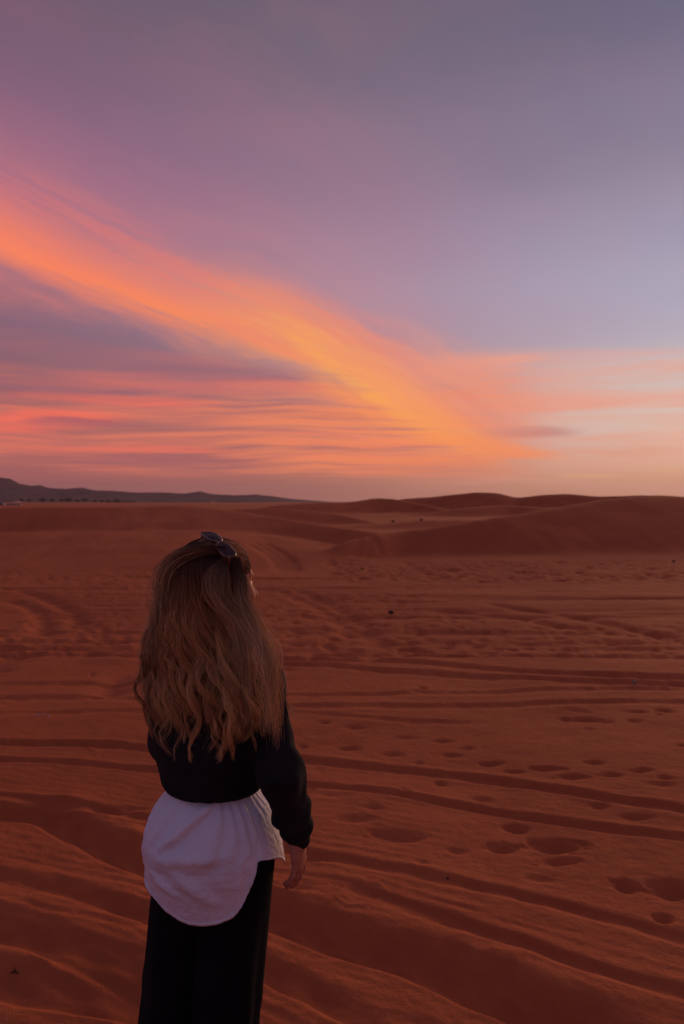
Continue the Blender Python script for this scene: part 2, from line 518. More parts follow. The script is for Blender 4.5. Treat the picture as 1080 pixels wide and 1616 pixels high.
FOOT = [  # column, row, width, height in the photograph, depth (m)
    (630, 1322, 100, 26, .055), (560, 1296, 70, 18, .03), (812, 1306, 44, 20, .04), (875, 1332, 96, 30, .065), (884, 1357, 70, 14, .04),
    (790, 1337, 54, 22, .045), (720, 1344, 40, 14, .02), (985, 1394, 46, 28, .055), (1062, 1402, 86, 44, .07), (1047, 1450, 34, 16, .035),
    (855, 1384, 60, 20, .02), (945, 1273, 40, 12, .025), (1005, 1290, 60, 14, .03), (1045, 1240, 50, 10, .02), (590, 1278, 40, 10, .02),
    (550, 1179, 40, 8, .035), (620, 1188, 38, 8, .035), (700, 1167, 36, 6, .035), (738, 1179, 30, 5, .025), (714, 1190, 36, 7, .03), (660, 1201, 18, 9, .02),
    (775, 1204, 46, 8, .04), (812, 1217, 36, 7, .03), (862, 1213, 70, 10, .05), (905, 1226, 60, 7, .03), (938, 1204, 40, 7, .03), (965, 1223, 40, 6, .03),
    (1012, 1217, 46, 8, .04), (1050, 1230, 30, 6, .03), (925, 1135, 50, 8, .05), (893, 1134, 22, 5, .04), (928, 1149, 20, 5, .02), (960, 1138, 30, 4, .02),
    (1008, 1124, 40, 6, .04), (1050, 1122, 40, 8, .05), (1000, 1137, 24, 4, .03), (1040, 1128, 20, 4, .03), (668, 1085, 18, 5, .05), (512, 1141, 24, 4, .03),
    (558, 1147, 36, 4, .03), (640, 1162, 40, 5, .02), (478, 1177, 16, 5, .03), (695, 1236, 24, 8, .03), (650, 1141, 30, 3, .015), (145, 1063, 12, 3, .04),
    (150, 1100, 30, 4, .03), (1075, 1177, 20, 6, .03), (830, 1240, 30, 7, .02), (760, 1262, 36, 8, .02), (190, 1275, 80, 14, .03), (495, 1360, 60, 16, .025),
    (520, 1258, 50, 9, .015), (665, 1366, 36, 12, .012), (470, 1410, 60, 18, .02),
]


def ground_height(x, y):
    """Large shape of the desert: plain, basin and dunes."""
    r = np.hypot(x, y)
    z = 0.10 * fbm(x * 0.05, y * 0.05, 3, 3) * sst(r, 5, 25)
    z = z + 0.9 * fbm(x * 0.008 + 3, y * 0.008, 3, 5) * sst(r, 40, 160) - 0.5 * sst(r, 60, 200)
    # rim of the basin: the far side of the trodden floor
    for pts, bs, e, bl in RIDGES:
        c = sorted(W(*p[:3]) + (p[3],) for p in pts)
        cx = np.array([p[0] for p in c])
        yc = smooth_interp(x, cx, [p[1] for p in c])
        zc = smooth_interp(x, cx, [p[2] for p in c])
        fs = np.interp(x, cx, [p[3] for p in c])
        zc = zc - 0.06 * np.maximum(0, cx[0] - x) - 0.06 * np.maximum(0, x - cx[-1])
        zc = zc + 0.01 * zc * fbm(x * 0.25, y * 0.1, 2, 8)
        dd_ = y - yc + 1.2 * fbm(x * 0.07, y * 0.07, 2, 21)
        dd_ = np.where(dd_ < 0, np.sqrt((dd_ * fs) ** 2 + (e * fs) ** 2) - e * fs, np.sqrt((dd_ * bs) ** 2 + (e * bs) ** 2) - e * bs)
        z = smax(z, zc - dd_, bl)
    z = np.where(y < 15, z * sst(y, 5, 15) + 0 * z, z)
    return z


def build_ground():
    # rows: fine near the eye, growing with distance; columns: fine in front, coarse behind
    rows = list(np.linspace(0.2, 2.2, 40))
    py = 1640.0
    while py > 1060:
        rows.append(EYE * FPX / (py - HOR))
        py -= 1.6
    rr = rows[-1]
    while rr < 32:
        rr *= 1.0072
        rows.append(rr)
    while rr < 260:
        rr *= 1.0105
        rows.append(rr)
    while rr < 8500:
        rr *= 1.10
        rows.append(rr)
    rows = np.array(sorted(rows))
    fine = np.radians(np.linspace(-31, 31, 610))
    mid = np.radians(np.linspace(31, 60, 60)[1:])
    coarse = np.radians(np.linspace(60, 300, 70)[1:-1])
    az = np.concatenate([np.sort(-mid), fine, mid, coarse])
    nA, nR = len(az), len(rows)
    R, T = np.meshgrid(rows, az, indexing='ij')
    x = (R * np.sin(T))
    y = (R * np.cos(T))
    z = ground_height(x, y)

    front = (np.abs(np.where(T > np.pi, T - 2 * np.pi, T)) < 1.2)
    # gentle unevenness of driven sand
    near = sst(R, 14, 6)
    z += 0.022 * fbm(x * 0.9, y * 1.3, 3, 30) * sst(R, 40, 10) + 0.006 * fbm(x * 3.2, y * 4.2, 3, 31) * sst(R, 16, 5)
    # near rise towards the bottom left, the flank the walker stands on
    z += 0.05 * np.exp(-(((x + 1.2) / 1.2) ** 2 + ((y - 3.2) / 1.0) ** 2))
    # wind ripples
    lump = fbm(x * 0.7, y * 0.7, 2, 40)
    ph = (x * 0.35 + y * 0.94) * 2 * np.pi / 0.075 + 6.0 * fbm(x * 1.6, y * 1.6, 2, 41)
    z += 0.0017 * np.sin(ph) * sst(lump, -0.5, 0.5) * sst(R, 8, 4) * front
    z += 0.0022 * fbm(x * 19, y * 24, 3, 33, 0.7) * sst(R, 8, 3.5) * front
    # ruts
    for i, (pts, w, dep, bn, bf) in enumerate(TRACKS):
        tx, ty = track_xy(pts)
        sel = (x > tx[0]) & (x < tx[-1]) & front & (R < 40)
        xs, ys = x[sel], y[sel]
        yc = smooth_interp(xs, tx, ty)
        sl = (smooth_interp(xs + 0.05, tx, ty) - smooth_interp(xs - 0.05, tx, ty)) / 0.1
        s = (ys - yc) / np.sqrt(1 + sl ** 2)
        s = s + 0.02 * fbm(xs * 2.2, ys * 2.2, 3, 50 + i) * (w / 0.15)
        dmod = 0.72 * dep * (0.85 + 0.5 * fbm(xs * 1.4, ys * 1.4 + i, 3, 70 + i)) * sst(xs, tx[0], tx[0] + 0.5) * sst(tx[-1] - xs, 0, 0.5)
        q = np.abs(s) / (w / 2)
        prof = -dmod * (np.where(s > 0, sst(q, 1.35, 0.15), sst(q, 0.9, 0.4)) if dep > 0.051 or w > 0.14 and 4 <= i <= 7 else np.where(s > 0, sst(q, 1.05, 0.62), sst(q, 1.5, 0.10)))
        tread = 0.10 * dmod * np.sin(xs / 0.035 + s * 30) * sst(q, 0.9, 0.5)
        if i in (2, 3, 4, 5):      # fine drag lines beside the ruts
            ss = s + 0.03 * fbm(xs * 0.8, ys * 0.8, 2, 130 + i)
            z[sel] += 0.0045 * vnoise(ss * 34 + 5 * i, xs * 0.5, 140 + i) * np.exp(-(s / 0.34) ** 2) * sst(xs, tx[0], tx[0] + .5) * sst(tx[-1] - xs, 0, .5)
        lump2 = 0.75 + 0.9 * fbm(xs * 5.5, ys * 5.5, 3, 90 + i)
        bermn = bn * np.exp(-((s + w * 0.72) / (w * 0.30)) ** 2)
        bermf = bf * np.exp(-((s - w * 0.72) / (w * 0.28)) ** 2)
        z[sel] += prof + tread + 0.42 * (bermn + bermf) * np.clip(lump2, 0.4, 1.3) * sst(xs, tx[0], tx[0] + 0.5) * sst(tx[-1] - xs, 0, 0.5)

    azf = az[:len(mid) + len(fine) + len(mid)]

    def dent(cx, cy, a, b, dep, rim, ang=0.0):
        r0 = math.hypot(cx, cy)
        t0 = math.atan2(cx, cy)
        ext = max(a, b) * 1.8
        i0, i1 = np.searchsorted(rows, r0 - ext), np.searchsorted(rows, r0 + ext)
        j0, j1 = np.searchsorted(azf, t0 - ext / r0), np.searchsorted(azf, t0 + ext / r0)
        if i1 <= i0 or j1 <= j0:
            return
        dx, dy = x[i0:i1, j0:j1] - cx, y[i0:i1, j0:j1] - cy
        ca, sa = math.cos(ang), math.sin(ang)
        u, v = (dx * ca + dy * sa) / a, (-dx * sa + dy * ca) / b
        rho = np.sqrt(u * u + v * v) * (1 + 0.42 * vnoise(dx / a * 1.1 + cx * 7, dy / b * 1.3 + cy * 7, 3) + 0.3 * vnoise(dx / a * 4, dy / b * 4 + cy, 6))
        z[i0:i1, j0:j1] += -dep * np.exp(-(rho * 1.3) ** 2.1) + rim * np.exp(-((rho - 1.15) / 0.22) ** 2)

    for px, py_, w, h, dep in FOOT:
        cx, cy = G(px, py_)
        m = cy / FPX
        dent(cx, cy, w * m / 2, max(h * cy * cy / (EYE * FPX) / 2 * 0.75, 0.045), dep * 0.72, dep * 0.05, RND.uniform(-0.2, 0.2))
    # faint scattered prints over the smooth sand
    for _ in range(30):
        cy = RND.uniform(3.4, 9.5)
        cx = RND.uniform(-0.5, 0.5) * cy
        dent(cx, cy, RND.uniform(.05, .13), RND.uniform(.05, .10), RND.uniform(.006, .018), .004, RND.uniform(0, 3))
    # the trodden floor of the basin: many overlapping prints and wheel lines
    wear = sst(R, 8.8, 9.8) * sst(R, 24, 19.5) * front
    z += wear * (0.014 * fbm(x * 1.1, y * 1.6, 4, 120, 0.6) - 0.012)
    for _ in range(70):
        y0 = RND.uniform(9.3, 19.5)
        m = RND.uniform(-0.07, 0.07)
        cur = RND.uniform(-0.004, 0.004)
        s = y - (y0 + m * x + cur * x * x)
        x0 = RND.uniform(-12, 8)
        ln_ = RND.uniform(4, 16)
        z += -RND.uniform(.010, .030) * np.exp(-(s / RND.uniform(.07, .15)) ** 2) * sst(x, x0, x0 + 1) * sst(x0 + ln_ - x, 0, 1) * front * (R < 40)
    for _ in range(4200):
        cy = RND.uniform(9.0, 22.5)
        cx = RND.uniform(-0.5, 0.5) * cy
        if cx < 0 and cy > 19.5 or float(fbm(np.array([cx * .3]), np.array([cy * .3]), 2, 9)[0]) < RND.uniform(-.25, .25):
            continue
        sz = RND.uniform(.05, .14)
        dent(cx, cy, sz, sz * RND.uniform(.6, 1.2), RND.uniform(.008, .026), RND.uniform(.001, .004), RND.uniform(0, 3))
    for _ in range(1600):      # thick on the rise at the right
        cy = RND.uniform(18.0, 24.0)
        cx = RND.uniform(-0.02, 0.48) * cy
        sz = RND.uniform(.10, .22)
        dent(cx, cy, sz, sz * RND.uniform(.7, 1.4), RND.uniform(.010, .030), RND.uniform(.002, .006), RND.uniform(0, 3))
    # tyre lines climbing the dunes and crossing the floor
    DIAG = [((392, 858), (442, 902)), ((404, 856), (456, 902)), ((418, 856), (470, 902)), ((440, 930), (560, 1010)), ((470, 930), (600, 1020)),
            ((760, 950), (1080, 1010)), ((690, 960), (900, 990)), ((20, 945), (60, 1000)), ((30, 930), (130, 990)), ((240, 900), (330, 960)),
            ((556, 846), (560, 880)), ((570, 846), (576, 880)), ((586, 846), (590, 880)), ((0, 1060), (60, 1030)), ((170, 1100), (280, 1035))]
    for p, q in DIAG:
        ends_ = []
        for (px, py_) in (p, q):
            dirx = (px - 540) / FPX
            dz = -(py_ - HOR) / FPX
            ts = np.linspace(5, 60, 1200)
            hz = ground_height(dirx * ts, ts)
            hit = np.argmax(EYE + dz * ts < hz)
            ends_.append((dirx * ts[hit], ts[hit]))
        (ax, ay), (bx, by) = ends_
        lx, ly = bx - ax, by - ay
        ll = math.hypot(lx, ly)
        t = ((x - ax) * lx + (y - ay) * ly) / (ll * ll)
        s = ((x - ax) * ly - (y - ay) * lx) / ll + 0.25 * np.sin(t * 3.1)
        z += -0.05 * np.exp(-(s / 0.16) ** 2) * sst(t, -0.05, 0.1) * sst(t, 1.05, 0.9) * front
    # fans of small slides on the dune flanks
    flank = sst(R, 21, 24) * sst(R, 60, 40) * front
    z += flank * 0.035 * fbm(x * 1.1 + 0.25 * y, y * 0.28, 4, 140)
    z += sst(R, 30, 60) * sst(R, 400, 200) * front * 0.25 * fbm(x * 0.09, y * 0.06, 4, 150)

    v = np.stack([x, y, z], -1).reshape(-1, 3)
    v = np.concatenate([v, [[0, 0, float(z[0].mean())]]])
    ii, jj = np.meshgrid(np.arange(nR - 1), np.arange(nA), indexing='ij')
    j2 = (jj + 1) % nA
    f = np.stack([ii * nA + jj, ii * nA + j2, (ii + 1) * nA + j2, (ii + 1) * nA + jj], -1).reshape(-1, 4)
    f = f[:, ::-1]
    return v, f, (rows, az, z)


def sand_nodes(kk, b):
    co = obj_coord(kk)
    n1 = kk.noise(co, 0.35, 4.0, 0.55)
    n2 = kk.noise(co, 7.0, 4.0, 0.6)
    n3 = kk.noise(co, 420.0, 2.0, 0.6)
    c = kk.mix(kk.smooth(n1 * 0.7 + n2 * 0.3, 0.35, 0.65), (0.41, 0.101, 0.036, 1), (0.51, 0.139, 0.050, 1))
    c = kk.mix(kk.smooth(n3, 0.35, 0.7, 0.0, 0.35), c, (0.30, 0.085, 0.038, 1))
    kk.put(b.inputs['Base Color'], c)
    g = kk.noise(co, 60.0, 4.0, 0.7)
    h = kk.noise(co, 14.0, 3.0, 0.6)
    bump(kk, b, g * 0.4 + h + n3 * 0.15, 0.9, 0.011)


M_SAND = material('red_sand', (0.45, 0.13, 0.055), 0.95, 0.1, sand_nodes)
gv, gf, GRID = build_ground()
ground = link('ground', mesh_np('ground', gv, gf, M_SAND), kind='structure')


def sand_z(x, y):
    rows, az, z = GRID
    r = math.hypot(x, y)
    t = math.atan2(x, y)
    a = az[:840]
    i = int(np.clip(np.searchsorted(rows, r), 1, len(rows) - 1))
    a_ = np.where(az > np.pi, az - 2 * np.pi, az)
    j = int(np.argmin(np.abs(a_ - t)))
    f = (r - rows[i - 1]) / (rows[i] - rows[i - 1])
    return float(z[i - 1, j] * (1 - f) + z[i, j] * f)


def on_sand(px, py, near=2.5, far=400.0):
    """Where the view line through a photograph point meets the sand."""
    dirx, dz = (px - 540) / FPX, -(py - HOR) / FPX
    t = near
    while t < far:
        if EYE + dz * t < sand_z(dirx * t, t):
            break
        t *= 1.003
    return Vector((dirx * t, t, sand_z(dirx * t, t)))

# ------------------------------------------------------------------ implicit bodies
def V(*a):
    return np.array(a, dtype=np.float64)


class Field:
    """Signed distance on a grid, grown by smooth unions of tapered limbs and ellipsoids."""

    def __init__(self, lo, hi, h):
        self.lo, self.h = np.array(lo, float), h
        self.n = np.ceil((np.array(hi) - self.lo) / h).astype(int) + 1
        self.ax = [(self.lo[i] + h * np.arange(self.n[i])).astype(np.float32) for i in range(3)]
        self.f = np.full(self.n, 0.08, np.float32)

    def box(self, lo, hi):
        i0 = np.clip(np.floor((np.array(lo) - self.lo) / self.h).astype(int), 0, self.n)
        i1 = np.clip(np.ceil((np.array(hi) - self.lo) / self.h).astype(int) + 1, 0, self.n)
        s = tuple(slice(a, b) for a, b in zip(i0, i1))
        x = self.ax[0][s[0]][:, None, None]
        y = self.ax[1][s[1]][None, :, None]
        z = self.ax[2][s[2]][None, None, :]
        return s, x, y, z

    def join(self, s, d, kk):
        a = self.f[s]
        if a.size == 0:
            return
        if kk <= 0:
            self.f[s] = np.minimum(a, d)
        else:
            h = np.clip(kk - np.abs(a - d), 0, None) / kk
            self.f[s] = np.minimum(a, d) - h * h * kk * 0.25

    def cut(self, s, d, kk):
        a = self.f[s]
        b = -d
        h = np.clip(kk - np.abs(a - b), 0, None) / kk
        self.f[s] = np.maximum(a, b) + h * h * kk * 0.25

    def cone(self, a, b, ra, rb, kk=0.02, cut=False):
        a, b = np.array(a, float), np.array(b, float)
        m = max(ra, rb) + 0.06
        s, x, y, z = self.box(np.minimum(a, b) - m, np.maximum(a, b) + m)
        ab = b - a
        t = ((x - a[0]) * ab[0] + (y - a[1]) * ab[1] + (z - a[2]) * ab[2]) / max(ab @ ab, 1e-9)
        t = np.clip(t, 0, 1)
        d = np.sqrt((x - a[0] - t * ab[0]) ** 2 + (y - a[1] - t * ab[1]) ** 2 + (z - a[2] - t * ab[2]) ** 2) - (ra + (rb - ra) * t)
        (self.cut if cut else self.join)(s, d.astype(np.float32), kk)

    def ell(self, c, r, fr=None, kk=0.02, cut=False):
        """Ellipsoid with radii r along the rows of frame fr."""
        c, r = np.array(c, float), np.array(r, float)
        fr = np.eye(3) if fr is None else np.array(fr)
        m = r.max() + 0.06
        s, x, y, z = self.box(c - m, c + m)
        q = [((x - c[0]) * e[0] + (y - c[1]) * e[1] + (z - c[2]) * e[2]) for e in fr]
        k0 = np.sqrt(sum((q[i] / r[i]) ** 2 for i in range(3)))
        k1 = np.sqrt(sum((q[i] / r[i] ** 2) ** 2 for i in range(3)))
        d = k0 * (k0 - 1) / np.maximum(k1, 1e-6)
        (self.cut if cut else self.join)(s, d.astype(np.float32), kk)

    def mesh(self):
        """Naive surface nets."""
        f, n, h = self.f, self.n, self.h
        ins = f < 0
        cnt = np.zeros(n - 1, np.int8)
        for c in range(8):
            sl = tuple(slice((c >> i) & 1, n[i] - 1 + ((c >> i) & 1)) for i in range(3))
            cnt += ins[sl]
        cells = np.argwhere((cnt > 0) & (cnt < 8))
        vals = np.stack([f[cells[:, 0] + (c & 1), cells[:, 1] + ((c >> 1) & 1), cells[:, 2] + ((c >> 2) & 1)] for c in range(8)], 1)
        acc = np.zeros((len(cells), 3))
        num = np.zeros(len(cells))
        for a in range(8):
            for i in range(3):
                b = a | (1 << i)
                if b == a:
                    continue
                va, vb = vals[:, a], vals[:, b]
                x = (va < 0) != (vb < 0)
                t = np.where(x, va / np.where(x, va - vb, 1), 0)
                p = np.array([(a >> q) & 1 for q in range(3)], float)[None, :].repeat(len(cells), 0)
                p[:, i] = t
                acc += np.where(x[:, None], p, 0)
                num += x
        v = self.lo + (cells + acc / num[:, None]) * h
        idx = np.full(n - 1, -1, np.int32)
        idx[cells[:, 0], cells[:, 1], cells[:, 2]] = np.arange(len(cells))
        quads = []
        for i in range(3):
            j, l = (i + 1) % 3, (i + 2) % 3
            s0 = [slice(None)] * 3
            s1 = [slice(None)] * 3
            s0[i], s1[i] = slice(0, n[i] - 1), slice(1, n[i])
            e = np.argwhere(ins[tuple(s0)] != ins[tuple(s1)])
            e = e[(e[:, j] > 0) & (e[:, l] > 0) & (e[:, j] < n[j] - 1) & (e[:, l] < n[l] - 1)]
            dj, dl = np.eye(3, dtype=int)[j], np.eye(3, dtype=int)[l]

            def at(q):
                return idx[q[:, 0], q[:, 1], q[:, 2]]
            q = np.stack([at(e - dj - dl), at(e - dl), at(e), at(e - dj)], 1)
            flip = ~ins[e[:, 0], e[:, 1], e[:, 2]]
            q[flip] = q[flip][:, ::-1]
            quads.append(q)
        return v, np.concatenate(quads)


def relax(v, f, it=2, lam=0.5):
    n = len(v)
    for _ in range(it):
        s = np.zeros((n, 3))
        c = np.zeros(n)
        for a in range(4):
            i, j = f[:, a], f[:, (a + 1) % 4]
            for q in range(3):
                s[:, q] += np.bincount(i, v[j, q], n) + np.bincount(j, v[i, q], n)
            c += np.bincount(i, minlength=n) + np.bincount(j, minlength=n)
        v = v + lam * (s / np.maximum(c, 1)[:, None] - v)
    return v


def vert_normals(v, f):
    n = np.cross(v[f[:, 2]] - v[f[:, 0]], v[f[:, 3]] - v[f[:, 1]])
    o = np.zeros_like(v)
    for a in range(4):
        for q in range(3):
            o[:, q] += np.bincount(f[:, a], n[:, q], len(v))
    return o / np.maximum(np.linalg.norm(o, axis=1), 1e-12)[:, None]


def noise3(p, s, seed=0):
    return (vnoise(p[:, 0] * s + 3.1, p[:, 2] * s, seed) + vnoise(p[:, 1] * s - 5.2, p[:, 2] * s + 9.0, seed + 3)
            + vnoise(p[:, 0] * s, p[:, 1] * s + 4.4, seed + 5)) / 1.5


# ------------------------------------------------------------------ the person
PX, PY = -0.346, 2.11                      # where she stands
PZ = sand_z(PX, PY)
yaw = math.radians(24)
BF = V(math.sin(yaw), math.cos(yaw), 0)    # torso forward
BR = V(math.cos(yaw), -math.sin(yaw), 0)   # torso right
UP = V(0, 0, 1)
hy = math.radians(56)
HF = V(math.sin(hy), math.cos(hy), 0)
HR = V(math.cos(hy), -math.sin(hy), 0)
HC = V(-0.327, 2.115, 1.532)               # between the eyes' level, head centre

SH_R = V(-0.212, 2.045, 1.285)
EL_R = V(-0.150, 1.985, 1.070)
WR_R = V(-0.116, 2.060, 0.892)
SH_L = V(-0.478, 2.180, 1.300)
EL_L = V(-0.476, 2.205, 1.090)
WR_L = V(-0.430, 2.400, 1.020)
HIP_R, HIP_L = V(-0.264, 2.105, 0.84), V(-0.405, 2.150, 0.86)
FT_R, FT_L = V(-0.335, 2.075, 0.07 + PZ), V(-0.496, 2.145, 0.07 + PZ)


def hp(a, b, c):
    return HC + a * HF + b * HR + c * UP


def hand(F, wrist, d0, back, thumb_side, curl):
    """Five-fingered hand: d0 points down the hand, back is the back-of-hand normal, thumb_side points to the thumb."""
    d0, back, th = (q / np.linalg.norm(q) for q in (d0, back, thumb_side))
    palm = wrist + d0 * 0.052
    F.ell(palm, (0.050, 0.036, 0.0155), (d0, th, back), 0.012)
    F.cone(wrist - d0 * 0.02, wrist + d0 * 0.02, 0.025, 0.024, 0.015)
    for i, (off, ln_, r) in enumerate(((0.029, 0.074, .0080), (0.0098, 0.082, .0083), (-0.0098, 0.076, .0080), (-0.028, 0.060, .0072))):
        p = wrist + d0 * (0.086 - 0.006 * abs(i - 1)) + th * off
        dd_, ang = d0, 0.0
        rr_ = r
        for seg, fr in enumerate((0.46, 0.30, 0.24)):
            ang += curl[seg] * (1 + 0.10 * i)
            dv = d0 * math.cos(ang) - back * math.sin(ang) + th * (off * 3.2)
            q = p + dv * ln_ * fr
            F.cone(p, q, rr_, rr_ * 0.92, 0.002)
            p, rr_ = q, rr_ * 0.92
    p0 = wrist + d0 * 0.022 + th * 0.026 - back * 0.004
    p1 = p0 + d0 * 0.030 + th * 0.020 - back * 0.010
    p2 = p1 + d0 * 0.026 + th * 0.006 - back * 0.010
    p3 = p2 + d0 * 0.022 - th * 0.002 - back * 0.006
    F.cone(p0, p1, .015, .0115, 0.012)
    F.cone(p1, p2, .0110, .0098, 0.004)
    F.cone(p2, p3, .0098, .0080, 0.004)


def build_body():
    F = Field((-0.62, 1.90, PZ - 0.01), (-0.03, 2.50, 1.70), 0.0046)
    # head
    hf = (HF, HR, UP)
    F.ell(hp(-0.012, 0, 0.032), (0.094, 0.075, 0.086), hf, 0.02)
    F.ell(hp(0.030, 0, -0.030), (0.056, 0.058, 0.082), hf, 0.03)
    F.ell(hp(0.040, 0, -0.072), (0.044, 0.042, 0.030), hf, 0.02)
    F.ell(hp(0.074, 0, -0.096), (0.017, 0.020, 0.015), hf, 0.015)
    for s in (-1, 1):
        F.ell(hp(0.056, 0.036 * s, -0.030), (0.032, 0.028, 0.028), hf, 0.02)
        F.ell(hp(0.088, 0.032 * s, 0.000), (0.012, 0.017, 0.009), hf, 0.010, cut=True)
        F.ell(hp(0.066, 0.031 * s, 0.000), (0.0135, 0.0135, 0.0135), hf, 0.004)
        F.ell(hp(-0.008, 0.074 * s, -0.008), (0.017, 0.007, 0.031), hf, 0.006)
        F.cone(hp(0.096, 0.009 * s, -0.040), hp(0.100, 0.006 * s, -0.040), 0.007, 0.008, 0.006)
    F.ell(hp(0.074, 0, 0.024), (0.016, 0.044, 0.012), hf, 0.015)
    F.cone(hp(0.084, 0, 0.006), hp(0.106, 0, -0.034), 0.0075, 0.0105, 0.010)
    F.ell(hp(0.088, 0, -0.060), (0.010, 0.021, 0.0055), hf, 0.004)
    F.ell(hp(0.086, 0, -0.070), (0.010, 0.018, 0.006), hf, 0.004)
    # neck and trunk
    nb = V(-0.345, 2.125, 1.36)
    F.cone(hp(-0.020, 0, -0.05), nb, 0.054, 0.060, 0.03)
    bf = (BF, BR, UP)
    F.cone(nb, SH_R - 0.02 * BR, 0.05, 0.045, 0.05)
    F.cone(nb, SH_L + 0.02 * BR, 0.05, 0.045, 0.05)
    F.ell(V(-0.345, 2.115, 1.20), (0.095, 0.145, 0.17), bf, 0.05)
    for s in (-1, 1):
        F.ell(V(-0.345, 2.115, 1.19) + BF * 0.08 + BR * 0.07 * s, (0.045, 0.052, 0.05), bf, 0.03)
        F.ell(V(-0.346, 2.115, 0.87) - BF * 0.06 + BR * 0.065 * s, (0.045, 0.062, 0.075), bf, 0.04)
    F.ell(V(-0.345, 2.118, 1.03), (0.055, 0.085, 0.14), bf, 0.06)
    F.ell(V(-0.347, 2.120, 0.89), (0.075, 0.115, 0.10), bf, 0.04)
    # arms
    for sh, el, wr in ((SH_R, EL_R, WR_R), (SH_L, EL_L, WR_L)):
        F.cone(sh, el, 0.048, 0.036, 0.04)
        F.cone(el, wr, 0.036, 0.024, 0.02)
    d = WR_R - EL_R
    d = d / np.linalg.norm(d)
    hand(F, WR_L, V(0.55, 0.75, 0.1), V(-0.6, 0.4, -0.4), V(-0.1, 0.1, 1.0), (0.4, 0.6, 0.5))
    # legs
    for hip, ft in ((HIP_R, FT_R), (HIP_L, FT_L)):
        kn = (hip + ft) / 2 + V(0, 0.01, 0.02)
        F.cone(hip, kn, 0.080, 0.052, 0.05)
        F.cone(kn, ft, 0.052, 0.034, 0.03)
        F.cone(ft + V(0, -0.02, -0.03), ft + V(0.02, 0.13, -0.045), 0.032, 0.024, 0.03)
    v, f = F.mesh()
    v = relax(v, f, 2, 0.4)
    H = Field(WR_R - V(0.07, 0.07, 0.22), WR_R + V(0.08, 0.10, 0.10), 0.0017)
    H.cone(WR_R - d * 0.09, WR_R, 0.029, 0.025, 0.02)
    hand(H, WR_R, V(0.06, 0.10, -1.0), V(0.93, -0.36, 0.05), V(0.36, 0.93, 0.09), (0.16, 0.34, 0.30))
    hv0, hf0 = H.mesh()
    hv0 = relax(hv0, hf0, 2, 0.4)
    return np.concatenate([v, hv0]), np.concatenate([f, hf0 + len(v)])


def skin_nodes(kk, b):
    co = obj_coord(kk)
    c = kk.mix(kk.smooth(kk.noise(co, 26.0, 3.0), 0.35, 0.7), (0.42, 0.18, 0.108, 1), (0.49, 0.22, 0.14, 1))
    kk.put(b.inputs['Base Color'], c)
    b.inputs['Subsurface Weight'].default_value = 0.12
    b.inputs['Subsurface Radius'].default_value = (0.02, 0.006, 0.003)
    bump(kk, b, kk.noise(co, 500.0, 2.0), 0.15, 0.001)


M_SKIN = material('skin', (0.40, 0.18, 0.11), 0.7, 0.12, skin_nodes)


def fabric_nodes(scale, strength, c0, c1):
    def f(kk, b):
        co = obj_coord(kk)
        kk.put(b.inputs['Base Color'], kk.mix(kk.smooth(kk.noise(co, 9.0, 4.0), 0.3, 0.7), c0, c1))
        b.inputs['Sheen Weight'].default_value = 0.02
        b.inputs['Sheen Roughness'].default_value = 0.5
        bump(kk, b, kk.noise(co, scale, 3.0) + kk.noise(co, 40.0, 3.0) * 2.0, strength, 0.002)
    return f


M_KNIT = material('black_jersey', (0.012, 0.012, 0.015), 0.95, 0.1, fabric_nodes(700.0, 0.5, (0.010, 0.010, 0.012, 1), (0.019, 0.018, 0.021, 1)))
M_TROU = material('black_trouser_cloth', (0.008, 0.008, 0.009), 1.0, 0.03, fabric_nodes(900.0, 0.3, (0.006, 0.006, 0.008, 1), (0.010, 0.010, 0.012, 1)))


def shirt_nodes(kk, b):
    co = obj_coord(kk)
    kk.put(b.inputs['Base Color'], kk.mix(kk.smooth(kk.noise(co, 7.0, 3.0), 0.3, 0.7), (0.68, 0.68, 0.73, 1), (0.74, 0.74, 0.79, 1)))
    wr = kk.noise(co, 26.0, 5.0, 0.62, 1.2)
    cr_ = kk.math('ABSOLUTE', kk.noise(co, 19.0, 4.0, 0.6, 1.6) - 0.5)
    bump(kk, b, wr * 1.2 + kk.smooth(cr_, 0.0, 0.10, 0.30, 0.0) + kk.noise(co, 900.0, 1.0) * 0.15, 0.32, 0.006)


M_SHIRT = material('white_cotton', (0.75, 0.74, 0.77), 0.9, 0.15, shirt_nodes)

person = link('person', None, label='person with long wavy blonde hair, black sweater, white shirt and black trousers',
              cat='person', loc=(PX, PY, PZ))
OFF = np.array([PX, PY, PZ])


def child(name, v, f, mat, parent=None, smooth=True):
    return link(name, mesh_np(name, v - OFF, f, mat, smooth), parent or person)


bv, bfc = build_body()
child('body', bv, bfc, M_SKIN)


def ball(c, r, n=14):
    vs = [(c + r * V(math.sin(math.pi * i / n) * math.cos(2 * math.pi * j / n), math.sin(math.pi * i / n) * math.sin(2 * math.pi * j / n), math.cos(math.pi * i / n)))
          for i in range(n + 1) for j in range(n)]
    fs = [[i * n + j, (i + 1) * n + j, (i + 1) * n + (j + 1) % n, i * n + (j + 1) % n] for i in range(n) for j in range(n)]
    return np.array(vs), np.array(fs)


